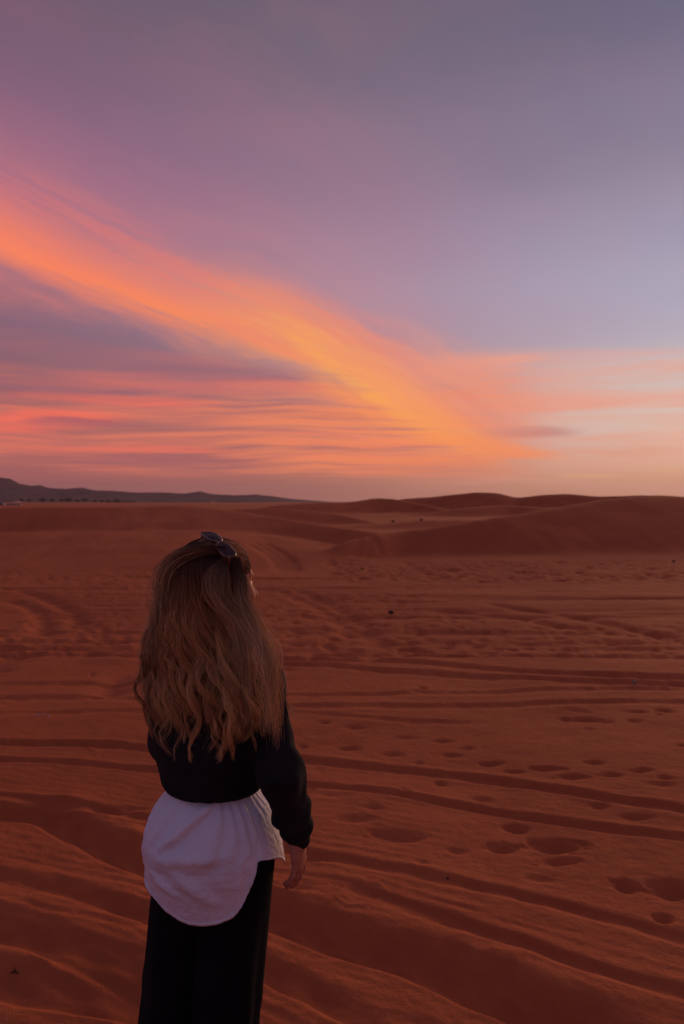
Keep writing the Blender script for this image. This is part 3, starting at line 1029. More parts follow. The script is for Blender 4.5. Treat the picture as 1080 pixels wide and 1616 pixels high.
M_EYE = material('eye_white', (0.6, 0.56, 0.54), 0.3, 0.4, lambda kk, q: kk.put(q.inputs['Base Color'], kk.mix(kk.noise(obj_coord(kk), 90.0), (0.55, 0.50, 0.48, 1), (0.65, 0.61, 0.59, 1))))
M_IRIS = material('iris', (0.05, 0.035, 0.025), 0.2, 0.5, lambda kk, q: kk.put(q.inputs['Base Color'], kk.mix(kk.noise(obj_coord(kk), 400.0), (0.03, 0.02, 0.015, 1), (0.08, 0.055, 0.04, 1))))
for s_ in (-1, 1):
    eye = child('eye', *ball(hp(0.0685, 0.031 * s_, 0.0), 0.0128), M_EYE)
    child('iris', *ball(hp(0.0762, 0.031 * s_, 0.0), 0.0056), M_IRIS, eye)


# ------------------------------------------------------------------ sweater
def build_sweater():
    F = Field((-0.66, 1.86, 0.80), (-0.02, 2.50, 1.46), 0.0042)
    bf = (BF, BR, UP)
    nb = V(-0.345, 2.125, 1.375)
    F.cone(nb, SH_R, 0.070, 0.056, 0.05)
    F.cone(nb, SH_L, 0.070, 0.056, 0.05)
    F.ell(V(-0.345, 2.112, 1.18), (0.120, 0.160, 0.18), bf, 0.06)
    F.ell(V(-0.345, 2.110, 1.09), (0.122, 0.152, 0.10), bf, 0.06)
    F.cone(V(-0.345, 2.11, 1.10), V(-0.345, 2.11, 1.00), 0.11, 0.10, 0.04)
    F.ell(V(-0.343, 2.112, 1.020), (0.120, 0.140, 0.060), bf, 0.03)
    # sleeves, loose, pushed up a little over the ribbed cuff
    for sh, el, wr in ((SH_R, EL_R, WR_R), (SH_L, EL_L, WR_L)):
        F.cone(sh, el, 0.054, 0.050, 0.05)
        d = (wr - el)
        F.cone(el, el + d * 0.62, 0.050, 0.046, 0.04)
        F.cone(el + d * 0.55, el + d * 0.80, 0.047, 0.044, 0.02)
        F.cone(el + d * 0.88, wr + d * 0.05, 0.037, 0.034, 0.015)
    # level hem
    s, x, y, z = F.box((-1, 0, 0.70), (1, 3, 1.09))
    keep = np.hypot((x + 0.345) / 0.19, (y - 2.112) / 0.19) < 1
    hem = (0.990 - z) + 0 * x + 0 * y
    F.f[s] = np.where(keep & (x < -0.20 + 0 * z), np.maximum(F.f[s], hem), F.f[s])
    v, f = F.mesh()
    v = relax(v, f, 3, 0.5)
    n = vert_normals(v, f)
    # folds: diagonal across the back, rings on the sleeves
    g = (v[:, 2] * 30 + v[:, 0] * 22 + 5 * noise3(v, 6, 2))
    amp = 0.0035 * np.clip(0.4 + noise3(v, 7, 4), 0, 1.2)
    ring = np.exp(-((v[:, 2] - 1.06) / 0.10) ** 2) * sst(v[:, 0], -0.24, -0.19)
    ring2 = np.exp(-((v[:, 2] - 0.93) / 0.06) ** 2) * sst(v[:, 0], -0.24, -0.19)
    dz = amp * np.sin(g) + 0.0035 * ring * np.sin(v[:, 2] * 60 + v[:, 1] * 60 + 9 * noise3(v, 9, 7))
    dz = dz + 0.005 * ring2 * np.sin(v[:, 2] * 90 - v[:, 1] * 60 + 7 * noise3(v, 10, 9))
    # ribbed waistband: drawn in, with fine ribs
    body_ = sst(-v[:, 0], 0.20, 0.23)
    rib = sst(v[:, 2], 1.045, 1.035) * body_
    ang = np.arctan2(v[:, 0] + 0.345, -(v[:, 1] - 2.112))
    dz = dz * (1 - rib) + rib * (-0.002 + 0.0010 * np.sin(ang * 150))
    return v + n * dz[:, None], f


sv, sf = build_sweater()
child('sweater', sv, sf, M_KNIT)


# ------------------------------------------------------------------ trousers
def build_trousers():
    F = Field((-0.66, 1.88, PZ - 0.01), (-0.10, 2.36, 1.03), 0.0055)
    bf = (BF, BR, UP)
    F.ell(V(-0.346, 2.118, 0.93), (0.085, 0.115, 0.10), bf, 0.03)
    F.ell(V(-0.347, 2.115, 0.86), (0.108, 0.146, 0.12), bf, 0.05)
    for hip, ft in ((HIP_R, FT_R), (HIP_L, FT_L)):
        kn = (hip + ft) / 2
        F.cone(hip, kn, 0.090, 0.086, 0.015)
        F.cone(kn, V(ft[0], ft[1], PZ + 0.02), 0.084, 0.094, 0.012)
    s, x, y, z = F.box((-1, 0, -1), (1, 3, PZ + 0.16))
    F.f[s] = np.maximum(F.f[s], (PZ + 0.012 - z) + 0 * x + 0 * y)
    v, f = F.mesh()
    v = relax(v, f, 3, 0.5)
    n = vert_normals(v, f)
    ang = np.arctan2(v[:, 0] + 0.35, v[:, 1] - 2.11)
    w = sst(v[:, 2], 0.80, 0.45)
    dz = 0.006 * w * np.sin(ang * 9 + 2.0 * noise3(v * np.array([1, 1, .25]), 5, 3)) + 0.004 * noise3(v * np.array([1, 1, .3]), 14, 5)
    return v + n * dz[:, None], f


tv, tf = build_trousers()
child('trousers', tv, tf, M_TROU)


def build_shoe(ft, nm):
    F = Field(ft + V(-0.10, -0.14, -0.09), ft + V(0.12, 0.22, 0.08), 0.005)
    F.cone(ft + V(0, -0.045, -0.030), ft + V(0.02, 0.14, -0.040), 0.040, 0.032, 0.03)
    F.cone(ft + V(0, -0.02, 0.0), ft + V(0, -0.02, 0.04), 0.040, 0.038, 0.03)
    s, x, y, z = F.box(ft - 0.3, ft + 0.3)
    F.f[s] = np.maximum(F.f[s], (PZ - 0.004 - z) + 0 * x + 0 * y)
    v, f = F.mesh()
    child('shoe', relax(v, f, 2), f, M_TROU)


build_shoe(FT_R, 'r')
build_shoe(FT_L, 'l')


# ------------------------------------------------------------------ shirt
def build_shirt():
    nt, nv = 330, 120
    th = np.linspace(-180, 180, nt, endpoint=False)          # 0 = towards the camera, + = right
    hem_a = [-180, -135, -112, -104, -88, -75, -60, -42, -31, -17, -10, 1, 8, 20, 30, 38, 43, 46, 49, 55, 68, 80, 90, 120, 150, 180]
    hem_z = [.765, .775, .835, .835, .80, .772, .763, .750, .725, .704, .697, .694, .699, .716, .757, .803, .833, .848, .851, .846, .836, .82, .795, .77, .765, .765]
    hz = np.interp(th, hem_a, hem_z)
    kern = np.array([1, 2, 1.0]) / 4
    hz = np.convolve(np.concatenate([hz[-1:], hz, hz[:1]]), kern, 'valid')
    t = np.linspace(0, 1, nv) ** 0.95
    TH, T = np.meshgrid(np.radians(th), t)
    ztop = 1.045
    Z = ztop + (hz[None, :] - ztop) * T
    zz = [0.66, 0.70, 0.75, 0.80, 0.84, 0.87, 0.91, 0.95, 0.985, 1.06]
    wl_ = np.interp(Z, zz, [.156, .160, .165, .169, .173, .173, .166, .149, .120, .090])
    wr_ = np.interp(Z, zz, [.196, .194, .192, .188, .184, .179, .168, .150, .120, .090])
    db = np.interp(Z, zz, [.118, .128, .142, .156, .163, .160, .146, .122, .094, .070])
    df = np.interp(Z, zz, [.150, .150, .148, .145, .140, .136, .130, .122, .108, .090])
    sx, cx = np.sin(TH), np.cos(TH)
    e = 0.88                                                   # slightly boxy section
    ux = np.sign(sx) * np.abs(sx) ** e
    uy = np.sign(cx) * np.abs(cx) ** e
    X = -0.346 + np.where(sx < 0, wl_, wr_) * ux
    Y = 2.112 - np.where(cx > 0, db, df) * uy
    deg = np.degrees(TH)
    # drapery
    fl = sst(T, 0.12, 0.5)
    r = np.zeros_like(T)
    # long diagonal fold from the waistband to the lower left, and its shadow line
    def crease(a0, z0, a1, z1, w, amp, soft=1.0):
        ll = (z1 - z0)
        u = np.clip((Z - z0) / ll, 0, 1)
        c = a0 + (a1 - a0) * u
        q = (deg - c) / w
        return amp * np.exp(-q * q) * sst((Z - z0) / ll, -0.05, 0.12) * sst((Z - z0) / ll, 1.05, 0.6) - 0.6 * amp * np.exp(-((q - 1.5) ** 2)) * sst((Z - z0) / ll, -0.05, 0.12) * sst((Z - z0) / ll, 1.05, 0.6)
    r += crease(6, 0.99, -42, 0.865, 7, 0.016)
    r += crease(14, 0.99, 2, 0.84, 6, 0.009)
    r += crease(24, 0.985, 26, 0.84, 5, 0.005)
    r += crease(35, 0.985, 38, 0.83, 4, 0.006)
    r += crease(42, 0.985, 50, 0.86, 3.5, 0.007)
    r += crease(-35, 0.98, -58, 0.84, 6, 0.008)
    r += crease(-60, 0.97, -72, 0.80, 6, 0.006)
    r += crease(18, 0.90, 12, 0.72, 5, 0.005)
    r += crease(30, 0.87, 20, 0.72, 4, 0.005)
    r += crease(-20, 0.84, 10, 0.74, 8, 0.006)
    r += crease(-48, 0.83, -14, 0.76, 7, 0.005)
    # the sag where the cloth turns under
    sag = 0.868 + 0.010 * np.sin(np.radians(deg * 2.2 + 20)) + 0.012 * fbm(deg * 0.05, Z * 0 + 2.2, 3, 6)
    r += 0.007 * np.exp(-((Z - sag) / 0.018) ** 2) * sst(deg, 30, 0) * sst(deg, -62, -30)
    r -= 0.006 * np.exp(-((Z - sag + 0.035) / 0.02) ** 2) * sst(deg, 30, 0) * sst(deg, -62, -30)
    r += fl * 0.006 * fbm(deg * 0.030 + Z * 3, Z * 6, 2, 15) + fl * 0.0022 * fbm(deg * 0.14 + Z * 12, Z * 22, 4, 17)
    r += fl * 0.0016 * (np.abs(fbm(deg * 0.3 - Z * 20, Z * 50, 3, 19)) * 2 - 0.4)
    # gathers under the waistband
    r += 0.0015 * np.sin(deg * 0.55 + 3 * fbm(deg * .03, Z * 0, 2, 44)) * sst(Z, 0.90, 0.985)
    # hem lifts a touch outward, the side seam is stitched in
    r -= 0.006 * np.exp(-((deg - 46 - (Z - 0.85) * 40) / 2.0) ** 2) * sst(Z, 1.0, 0.9)
    r += 0.004 * T ** 6
    X += r * ux
    Y -= r * uy
    v = np.stack([X, Y, Z], -1).reshape(-1, 3)
    i, j = np.meshgrid(np.arange(nv - 1), np.arange(nt), indexing='ij')
    j2 = (j + 1) % nt
    f = np.stack([i * nt + j, (i + 1) * nt + j, (i + 1) * nt + j2, i * nt + j2], -1).reshape(-1, 4)
    # a second, inner skin gives the cloth its thickness
    n = vert_normals(v, f)
    nv_ = len(v)
    v2 = v - n * 0.0014
    lo = (nv - 1) * nt + np.arange(nt)
    lo2 = np.roll(lo, -1)
    rim = np.stack([lo, lo + nv_, lo2 + nv_, lo2], -1)
    up = np.arange(nt)
    up2 = np.roll(up, -1)
    rim2 = np.stack([up2, up2 + nv_, up + nv_, up], -1)
    shell = np.concatenate([v, v2]), np.concatenate([f, f[:, ::-1] + nv_, rim, rim2])
    # hem stitching: a narrow doubled edge
    rows_ = [nv - 1, nv - 5]
    hv, hf_ = [], []
    a = v.reshape(nv, nt, 3)
    nn = n.reshape(nv, nt, 3)
    ring = [a[nv - 1] + nn[nv - 1] * .0002, a[nv - 1] + nn[nv - 1] * .0014, a[nv - 4] + nn[nv - 4] * .0014, a[nv - 4] + nn[nv - 4] * .0002]
    hv = np.concatenate(ring)
    for q in range(3):
        i0 = q * nt + np.arange(nt)
        hf_.append(np.stack([i0, np.roll(i0, -1), np.roll(i0, -1) + nt, i0 + nt], -1)[:, ::-1])
    return shell, (hv, np.concatenate(hf_))


(shv, shf), (hmv, hmf) = build_shirt()
shirt = child('shirt', shv, shf, M_SHIRT)
child('hem', hmv, hmf, M_SHIRT, shirt)


# ------------------------------------------------------------------ hair
HY = [850, 858, 870, 885, 900, 920, 940, 960, 980, 1000, 1020, 1045, 1075, 1110, 1145, 1180, 1210]
HL = [322, 303, 288, 280, 274, 269, 264, 258, 250, 242, 236, 230, 226, 226, 231, 239, 248]
HRT = [346, 356, 366, 374, 379, 382, 384, 389, 395, 401, 407, 417, 427, 430, 427, 419, 410]
HBACK = [.010, .050, .080, .098, .108, .114, .118, .121, .124, .127, .132, .142, .152, .158, .162, .164, .165]   # depth towards the camera
HFRONT = [.010, .045, .070, .085, .09, .09, .09, .09, .09, .09, .09, .09, .09, .08, .07, .06, .05]
YC = 2.115
ms = YC / FPX
hz_ = np.array([EYE - (q - HOR) * (YC - 0.05) / FPX for q in HY])[::-1]
hl_ = np.array([(q - 540) * ms for q in HL])[::-1]
hr_ = np.array([(q - 540) * ms for q in HRT])[::-1]
hb_ = np.array(HBACK)[::-1]
hf__ = np.array(HFRONT)[::-1]


def envelope(phi, z, rho):
    """Point of the hair volume: phi 0 towards the camera, + right; rho 1 = outer surface."""
    l, r_, b_, f_ = (np.interp(z, hz_, q) for q in (hl_, hr_, hb_, hf__))
    cx = (l + r_) / 2
    hw = (r_ - l) / 2
    s, c = np.sin(phi), np.cos(phi)
    x = cx + hw * s * rho
    y = YC - np.where(c > 0, b_, f_) * c * rho
    y = y - 0.42 * (x + 0.345) * sst(z, 1.44, 1.30)
    return x, y


def build_hair():
    R = np.random.RandomState(5)
    NP = 26
    t = np.linspace(0, 1, NP)
    P, RAD, COLR = [], [], []
    ztop = hz_[-1]

    def strands(phi0, zend, rho, n, spread, wave_a, wave_l, tone, drift, ph, part, flip=0.0, thick=0.00048):
        """One lock: n strands round a common wavy path; neighbours wave nearly together."""
        z = ztop - 0.004 - (ztop - zend) * (t ** 1.25)
        dz_ = ztop - z
        phi = phi0 + drift * sst(t, 0.2, 1.0)
        field = 2.4 * math.sin(1.9 * phi0 + 0.4) + 1.3 * math.sin(4.7 * phi0 + 2.0) + 1.0 * ph / 3.14
        arg = 2 * np.pi * dz_ / wave_l + field
        amp = wave_a * (0.45 + 0.55 * sst(dz_, 0.08, 0.30)) * sst(dz_, 0.02, 0.09)
        rh = rho * (1 - 0.08 * sst(t, 0.84, 1.0) * (1 - flip)) * (1 + (0.035 * np.sin(7 * phi0 + 9 * dz_ + 1.0) + 0.045 * np.sin(3.3 * phi0 - 17 * dz_ + 0.4)) * sst(dz_, .04, .14))
        x, y = envelope(phi, z, rh)
        x2, y2 = envelope(phi + 0.05, z, rh)
        tx, ty = x2 - x, y2 - y
        tl = np.hypot(tx, ty) + 1e-9
        tx, ty = tx / tl, ty / tl
        ox, oy = ty, -tx
        squeeze = 0.55 + 0.45 * np.cos(arg * 0.5 + ph) ** 2
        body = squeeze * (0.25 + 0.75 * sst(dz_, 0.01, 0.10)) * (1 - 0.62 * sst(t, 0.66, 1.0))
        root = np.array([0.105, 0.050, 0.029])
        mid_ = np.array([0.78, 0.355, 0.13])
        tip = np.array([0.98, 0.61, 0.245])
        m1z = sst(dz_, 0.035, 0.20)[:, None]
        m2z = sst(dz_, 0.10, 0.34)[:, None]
        for _ in range(n):
            a = R.uniform(0, 2 * np.pi)
            q = spread * math.sqrt(R.uniform(0, 1)) * body
            su, sn = math.cos(a), math.sin(a)
            dphs = R.normal(0, 0.30)
            e = R.normal(0, 0.0014)
            w1 = amp * np.sin(arg + dphs) + e * np.sin(t * R.uniform(10, 22) + a)
            w2 = amp * 0.95 * np.cos(arg + dphs + 0.5)
            xx = x + tx * (q * su + w1) + ox * (q * sn * 0.7 + w2)
            yy = y + ty * (q * su + w1) + oy * (q * sn * 0.7 + w2)
            zz = z + (1 - R.uniform(0.70, 1.0)) * (t ** 4) * 0.06 + R.normal(0, 0.001)
            P.append(np.stack([xx, yy, zz], 1))
            RAD.append(thick * R.uniform(0.7, 1.3) * (1 - 0.75 * t ** 6))
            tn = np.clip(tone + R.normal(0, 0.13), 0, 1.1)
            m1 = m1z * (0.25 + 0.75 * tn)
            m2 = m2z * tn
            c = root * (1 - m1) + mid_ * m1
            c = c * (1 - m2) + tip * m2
            COLR.append(np.clip(c * R.uniform(0.8, 1.15), 0, 0.95))

    # back and sides: a soft filling, gap shade put into its dark tone, then clearly parted wavy locks over it
    base_z = EYE - (1150 - HOR) * (YC - .12) / FPX
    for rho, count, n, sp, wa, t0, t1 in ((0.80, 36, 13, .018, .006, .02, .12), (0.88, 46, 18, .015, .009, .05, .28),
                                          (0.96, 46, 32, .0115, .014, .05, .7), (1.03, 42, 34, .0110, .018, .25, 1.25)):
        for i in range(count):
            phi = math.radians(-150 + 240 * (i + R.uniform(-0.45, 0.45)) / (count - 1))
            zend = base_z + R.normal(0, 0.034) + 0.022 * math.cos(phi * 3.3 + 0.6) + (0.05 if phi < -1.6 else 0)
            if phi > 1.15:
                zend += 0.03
            tone = R.uniform(t0, t1) * (0.78 + 0.5 * math.sin(phi))  # lighter to the right: the sky's light painted into the tone
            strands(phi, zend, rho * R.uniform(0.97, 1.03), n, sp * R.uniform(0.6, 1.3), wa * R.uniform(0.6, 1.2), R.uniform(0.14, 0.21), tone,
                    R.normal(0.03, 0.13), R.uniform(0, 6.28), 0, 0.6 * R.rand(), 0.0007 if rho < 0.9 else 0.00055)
    # the right-hand swathe beside the face, its lit gold put into the tone
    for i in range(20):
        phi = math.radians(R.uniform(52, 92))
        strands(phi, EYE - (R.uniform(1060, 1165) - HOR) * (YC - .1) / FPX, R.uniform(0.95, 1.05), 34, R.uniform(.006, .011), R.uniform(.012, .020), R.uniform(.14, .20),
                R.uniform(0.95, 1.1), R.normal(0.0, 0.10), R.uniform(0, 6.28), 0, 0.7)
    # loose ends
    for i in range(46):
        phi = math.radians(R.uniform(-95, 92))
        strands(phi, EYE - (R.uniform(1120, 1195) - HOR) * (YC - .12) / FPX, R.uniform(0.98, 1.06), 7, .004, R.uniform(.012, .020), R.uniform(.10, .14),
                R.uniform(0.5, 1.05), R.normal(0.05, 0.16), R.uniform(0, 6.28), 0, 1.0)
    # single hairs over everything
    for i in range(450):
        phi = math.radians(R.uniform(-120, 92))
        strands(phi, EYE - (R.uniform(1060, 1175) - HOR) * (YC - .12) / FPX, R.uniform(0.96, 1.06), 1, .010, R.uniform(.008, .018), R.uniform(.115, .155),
                0.45 + 0.4 * math.sin(phi) + R.normal(0, .2), R.normal(0.03, 0.16), R.uniform(0, 6.28), 0, 0.8, 0.0004)  # tone again carries the painted light on the right
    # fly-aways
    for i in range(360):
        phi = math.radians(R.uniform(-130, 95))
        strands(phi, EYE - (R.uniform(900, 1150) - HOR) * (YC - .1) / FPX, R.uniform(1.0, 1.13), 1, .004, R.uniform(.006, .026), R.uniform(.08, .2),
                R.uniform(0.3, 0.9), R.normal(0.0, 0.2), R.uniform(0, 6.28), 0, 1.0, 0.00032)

    P_ = np.array(P)
    # blown wisp past the right shoulder
    extra, exr, exc = [], [], []

    def lock(pts, n, spread, tone, wav=0.006):
        """A lock led through photograph points (column, row, depth)."""
        c3 = np.array([W(*q_) for q_ in pts])
        u = np.linspace(0, 1, len(c3))
        ctr = np.stack([smooth_interp(t, u, c3[:, a_]) for a_ in range(3)], 1)
        ph = R.uniform(0, 6.28)
        for _ in range(n):
            o_ = R.normal(size=3) * 1.5 * spread * np.array([1, 0.7, 0.3])
            w_ = wav * np.sin(t * R.uniform(9, 12) + ph)[:, None] * np.array([1, .5, 0]) * sst(t, .1, .5)[:, None]
            q_ = (0.35 + 0.9 * np.sin(np.pi * t * 0.9)) [:, None]
            extra.append(ctr + o_ * q_ + w_ + R.normal(0, 0.0012, 3) + (t ** 3)[:, None] * np.array([0, 0, R.uniform(-.005, .035)]))
            exr.append(0.00055 * R.uniform(.7, 1.2) * (1 - .7 * t ** 5))
            c0 = np.array([0.16, 0.083, 0.05])
            c1 = np.minimum(np.array([0.98, 0.63, 0.31]) * tone * R.uniform(.75, 1.2), 0.95)
            m_ = sst(t, 0.03, 0.5)[:, None]
            exc.append(c0 * (1 - m_) + c1 * m_)

    # bunched under the glasses on the right, and looping down over the cheek
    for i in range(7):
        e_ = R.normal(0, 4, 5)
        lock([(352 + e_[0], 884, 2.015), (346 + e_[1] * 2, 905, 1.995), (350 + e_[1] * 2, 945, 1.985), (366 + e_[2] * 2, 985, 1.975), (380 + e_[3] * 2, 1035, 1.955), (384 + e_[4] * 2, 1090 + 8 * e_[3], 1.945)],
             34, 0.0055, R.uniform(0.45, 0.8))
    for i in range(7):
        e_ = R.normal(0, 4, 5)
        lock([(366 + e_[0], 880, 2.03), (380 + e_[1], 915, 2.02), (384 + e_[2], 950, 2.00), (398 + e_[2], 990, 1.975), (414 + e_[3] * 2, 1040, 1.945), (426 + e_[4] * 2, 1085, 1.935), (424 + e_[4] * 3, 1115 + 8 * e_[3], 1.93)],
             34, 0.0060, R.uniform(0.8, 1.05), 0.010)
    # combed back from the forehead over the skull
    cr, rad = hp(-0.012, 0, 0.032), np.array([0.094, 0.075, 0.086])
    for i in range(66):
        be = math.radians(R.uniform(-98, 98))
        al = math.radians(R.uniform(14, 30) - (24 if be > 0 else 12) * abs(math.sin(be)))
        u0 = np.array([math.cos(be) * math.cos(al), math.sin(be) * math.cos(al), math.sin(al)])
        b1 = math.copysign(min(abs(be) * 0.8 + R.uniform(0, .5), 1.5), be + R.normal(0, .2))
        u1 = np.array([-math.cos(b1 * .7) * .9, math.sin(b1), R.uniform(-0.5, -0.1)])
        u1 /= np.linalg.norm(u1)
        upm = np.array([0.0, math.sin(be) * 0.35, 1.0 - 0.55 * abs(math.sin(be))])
        tone_ = R.uniform(0.25, 0.95) * (1.25 if be > 0 else 0.85)  # her right side lighter, light put into the hair colour
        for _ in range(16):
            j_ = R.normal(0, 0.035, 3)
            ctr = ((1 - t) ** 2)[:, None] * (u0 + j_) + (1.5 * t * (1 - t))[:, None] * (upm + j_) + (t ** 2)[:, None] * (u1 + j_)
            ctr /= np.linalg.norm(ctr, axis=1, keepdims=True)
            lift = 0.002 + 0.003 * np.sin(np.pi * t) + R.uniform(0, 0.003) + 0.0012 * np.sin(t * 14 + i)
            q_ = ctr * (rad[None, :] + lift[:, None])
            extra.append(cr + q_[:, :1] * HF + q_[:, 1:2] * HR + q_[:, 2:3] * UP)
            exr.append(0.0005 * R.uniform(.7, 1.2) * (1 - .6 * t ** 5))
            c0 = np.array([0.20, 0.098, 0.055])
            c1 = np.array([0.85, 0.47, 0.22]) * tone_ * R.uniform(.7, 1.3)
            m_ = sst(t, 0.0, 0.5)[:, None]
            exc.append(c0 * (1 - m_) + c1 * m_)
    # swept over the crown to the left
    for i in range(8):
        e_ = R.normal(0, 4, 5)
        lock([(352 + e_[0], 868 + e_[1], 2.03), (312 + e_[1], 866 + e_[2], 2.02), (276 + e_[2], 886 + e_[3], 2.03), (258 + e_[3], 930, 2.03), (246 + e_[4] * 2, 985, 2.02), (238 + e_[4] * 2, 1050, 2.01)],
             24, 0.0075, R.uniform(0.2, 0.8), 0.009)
    n0 = P_.shape[0]
    P_ = np.concatenate([P_, extra])
    RAD = list(RAD) + exr
    COLR = list(COLR) + exc
    ra = np.array(RAD)
    cl = np.array(COLR)
    wis, wr_, wc = [], [], []
    for i in range(56):
        s0 = np.array(W(428 + R.normal(0, 6), 1062 + R.normal(0, 14), 2.03))
        s1 = np.array(W(440 + R.normal(0, 4), 1095 + R.normal(0, 6), 2.02))
        s2 = np.array(W(455 + R.normal(0, 5), 1115 + R.normal(0, 7), 2.02))
        s3 = np.array(W(462 + R.uniform(-16, 16), 1130 + R.uniform(-14, 6), 2.02))
        b_ = ((1 - t) ** 3)[:, None] * s0 + (3 * t * (1 - t) ** 2)[:, None] * s1 + (3 * t * t * (1 - t))[:, None] * s2 + (t ** 3)[:, None] * s3
        wis.append(b_)
        wr_.append(0.0007 * (1 - 0.8 * t ** 3))
        wc.append(np.array([0.85, 0.54, 0.27])[None, :] * np.ones((NP, 1)) * R.uniform(.7, 1.2))
    P_ = np.concatenate([P_, wis])
    ra = np.concatenate([ra, wr_])
    cl = np.concatenate([cl, wc])
    # three-sided tubes
    ns = len(P_)
    T_ = np.gradient(P_, axis=1)
    T_ /= np.linalg.norm(T_, axis=2, keepdims=True) + 1e-12
    ref = np.array([0.3, 0.9, 0.25])
    U_ = np.cross(T_, ref)
    U_ /= np.linalg.norm(U_, axis=2, keepdims=True) + 1e-12
    N_ = np.cross(T_, U_)
    vs = []
    for a in (0.5, 0.5 + 2.0944, 0.5 + 4.1888):
        vs.append(P_ + (U_ * math.cos(a) + N_ * math.sin(a)) * ra[:, :, None])
    v = np.stack(vs, 2)                       # strand, point, side
    v = v.reshape(-1, 3)
    s_i, p_i = np.meshgrid(np.arange(ns), np.arange(NP - 1), indexing='ij')
    b0 = (s_i * NP + p_i) * 3
    f = np.concatenate([np.stack([b0 + a, b0 + (a + 1) % 3, b0 + 3 + (a + 1) % 3, b0 + 3 + a], -1).reshape(-1, 4) for a in range(3)])
    c = np.repeat(cl.reshape(-1, 3), 3, axis=0)
    # the dense mass underneath
    nt, nz = 64, 60
    th = np.radians(np.linspace(-150, 86, nt))
    zz = np.linspace(ztop - 0.002, EYE - (1110 - HOR) * YC / FPX, nz)
    TH, ZZ = np.meshgrid(th, zz)
    xx, yy = envelope(TH, ZZ, 0.80 + 0.02 * np.sin(TH * 23) - 0.10 * sst(ZZ, 1.32, 1.24))
    cv = np.stack([xx, yy, ZZ], -1).reshape(-1, 3)
    # scalp: hair roots close against the skull behind the hairline
    nu_, nw_ = 48, 28
    sv_, sf_ = [], []
    for a_ in range(nw_ + 1):
        for b_ in range(nu_):
            el_ = math.pi / 2 - a_ * (math.pi * 0.66) / nw_
            be = 2 * math.pi * b_ / nu_
            sv_.append(cr + math.cos(be) * math.cos(el_) * (rad[0] + .003) * HF + math.sin(be) * math.cos(el_) * (rad[1] + .003) * HR + math.sin(el_) * (rad[2] + .003) * UP)
    for a_ in range(nw_):
        for b_ in range(nu_):
            el_ = math.degrees(math.pi / 2 - (a_ + 1) * (math.pi * 0.66) / nw_)
            be = 2 * math.pi * (b_ + .5) / nu_
            if el_ > 21 * max(0, math.cos(be)) - 14 * max(0, math.sin(be)) - 60 * max(0, -math.cos(be)) + 2:
                sf_.append([a_ * nu_ + b_, (a_ + 1) * nu_ + b_, (a_ + 1) * nu_ + (b_ + 1) % nu_, a_ * nu_ + (b_ + 1) % nu_])
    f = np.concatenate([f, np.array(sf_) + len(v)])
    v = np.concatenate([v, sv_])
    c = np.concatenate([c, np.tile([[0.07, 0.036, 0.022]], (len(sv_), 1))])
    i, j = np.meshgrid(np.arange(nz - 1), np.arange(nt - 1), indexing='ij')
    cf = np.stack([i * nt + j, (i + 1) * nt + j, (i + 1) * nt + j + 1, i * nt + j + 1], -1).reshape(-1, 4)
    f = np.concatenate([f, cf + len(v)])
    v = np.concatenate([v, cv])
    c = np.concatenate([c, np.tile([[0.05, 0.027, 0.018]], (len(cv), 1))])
    return v, f, c


def hair_nodes(kk, b):
    a = kk.new('ShaderNodeAttribute')
    a.attribute_name = 'tint'
    kk.put(b.inputs['Base Color'], E(kk, a.outputs['Color']))
    # light passes through the thin strands
    tr = kk.new('ShaderNodeBsdfTranslucent')
    kk.put(tr.inputs[0], E(kk, a.outputs['Color']))
    mx_ = kk.new('ShaderNodeMixShader')
    mx_.inputs[0].default_value = 0.20
    kk.t.links.new(b.outputs[0], mx_.inputs[1])
    kk.t.links.new(tr.outputs[0], mx_.inputs[2])
    out = [n for n in kk.t.nodes if n.type == 'OUTPUT_MATERIAL'][0]
    kk.t.links.new(mx_.outputs[0], out.inputs[0])


M_HAIR = material('blonde_hair', (0.2, 0.1, 0.06), 0.45, 0.3, hair_nodes)
hv_, hfc, hcol = build_hair()
hair = child('hair', hv_, hfc, M_HAIR)
at_ = hair.data.color_attributes.new('tint', 'FLOAT_COLOR', 'POINT')
at_.data.foreach_set('color', np.concatenate([hcol, np.ones((len(hcol), 1))], 1).astype(np.float32).ravel())


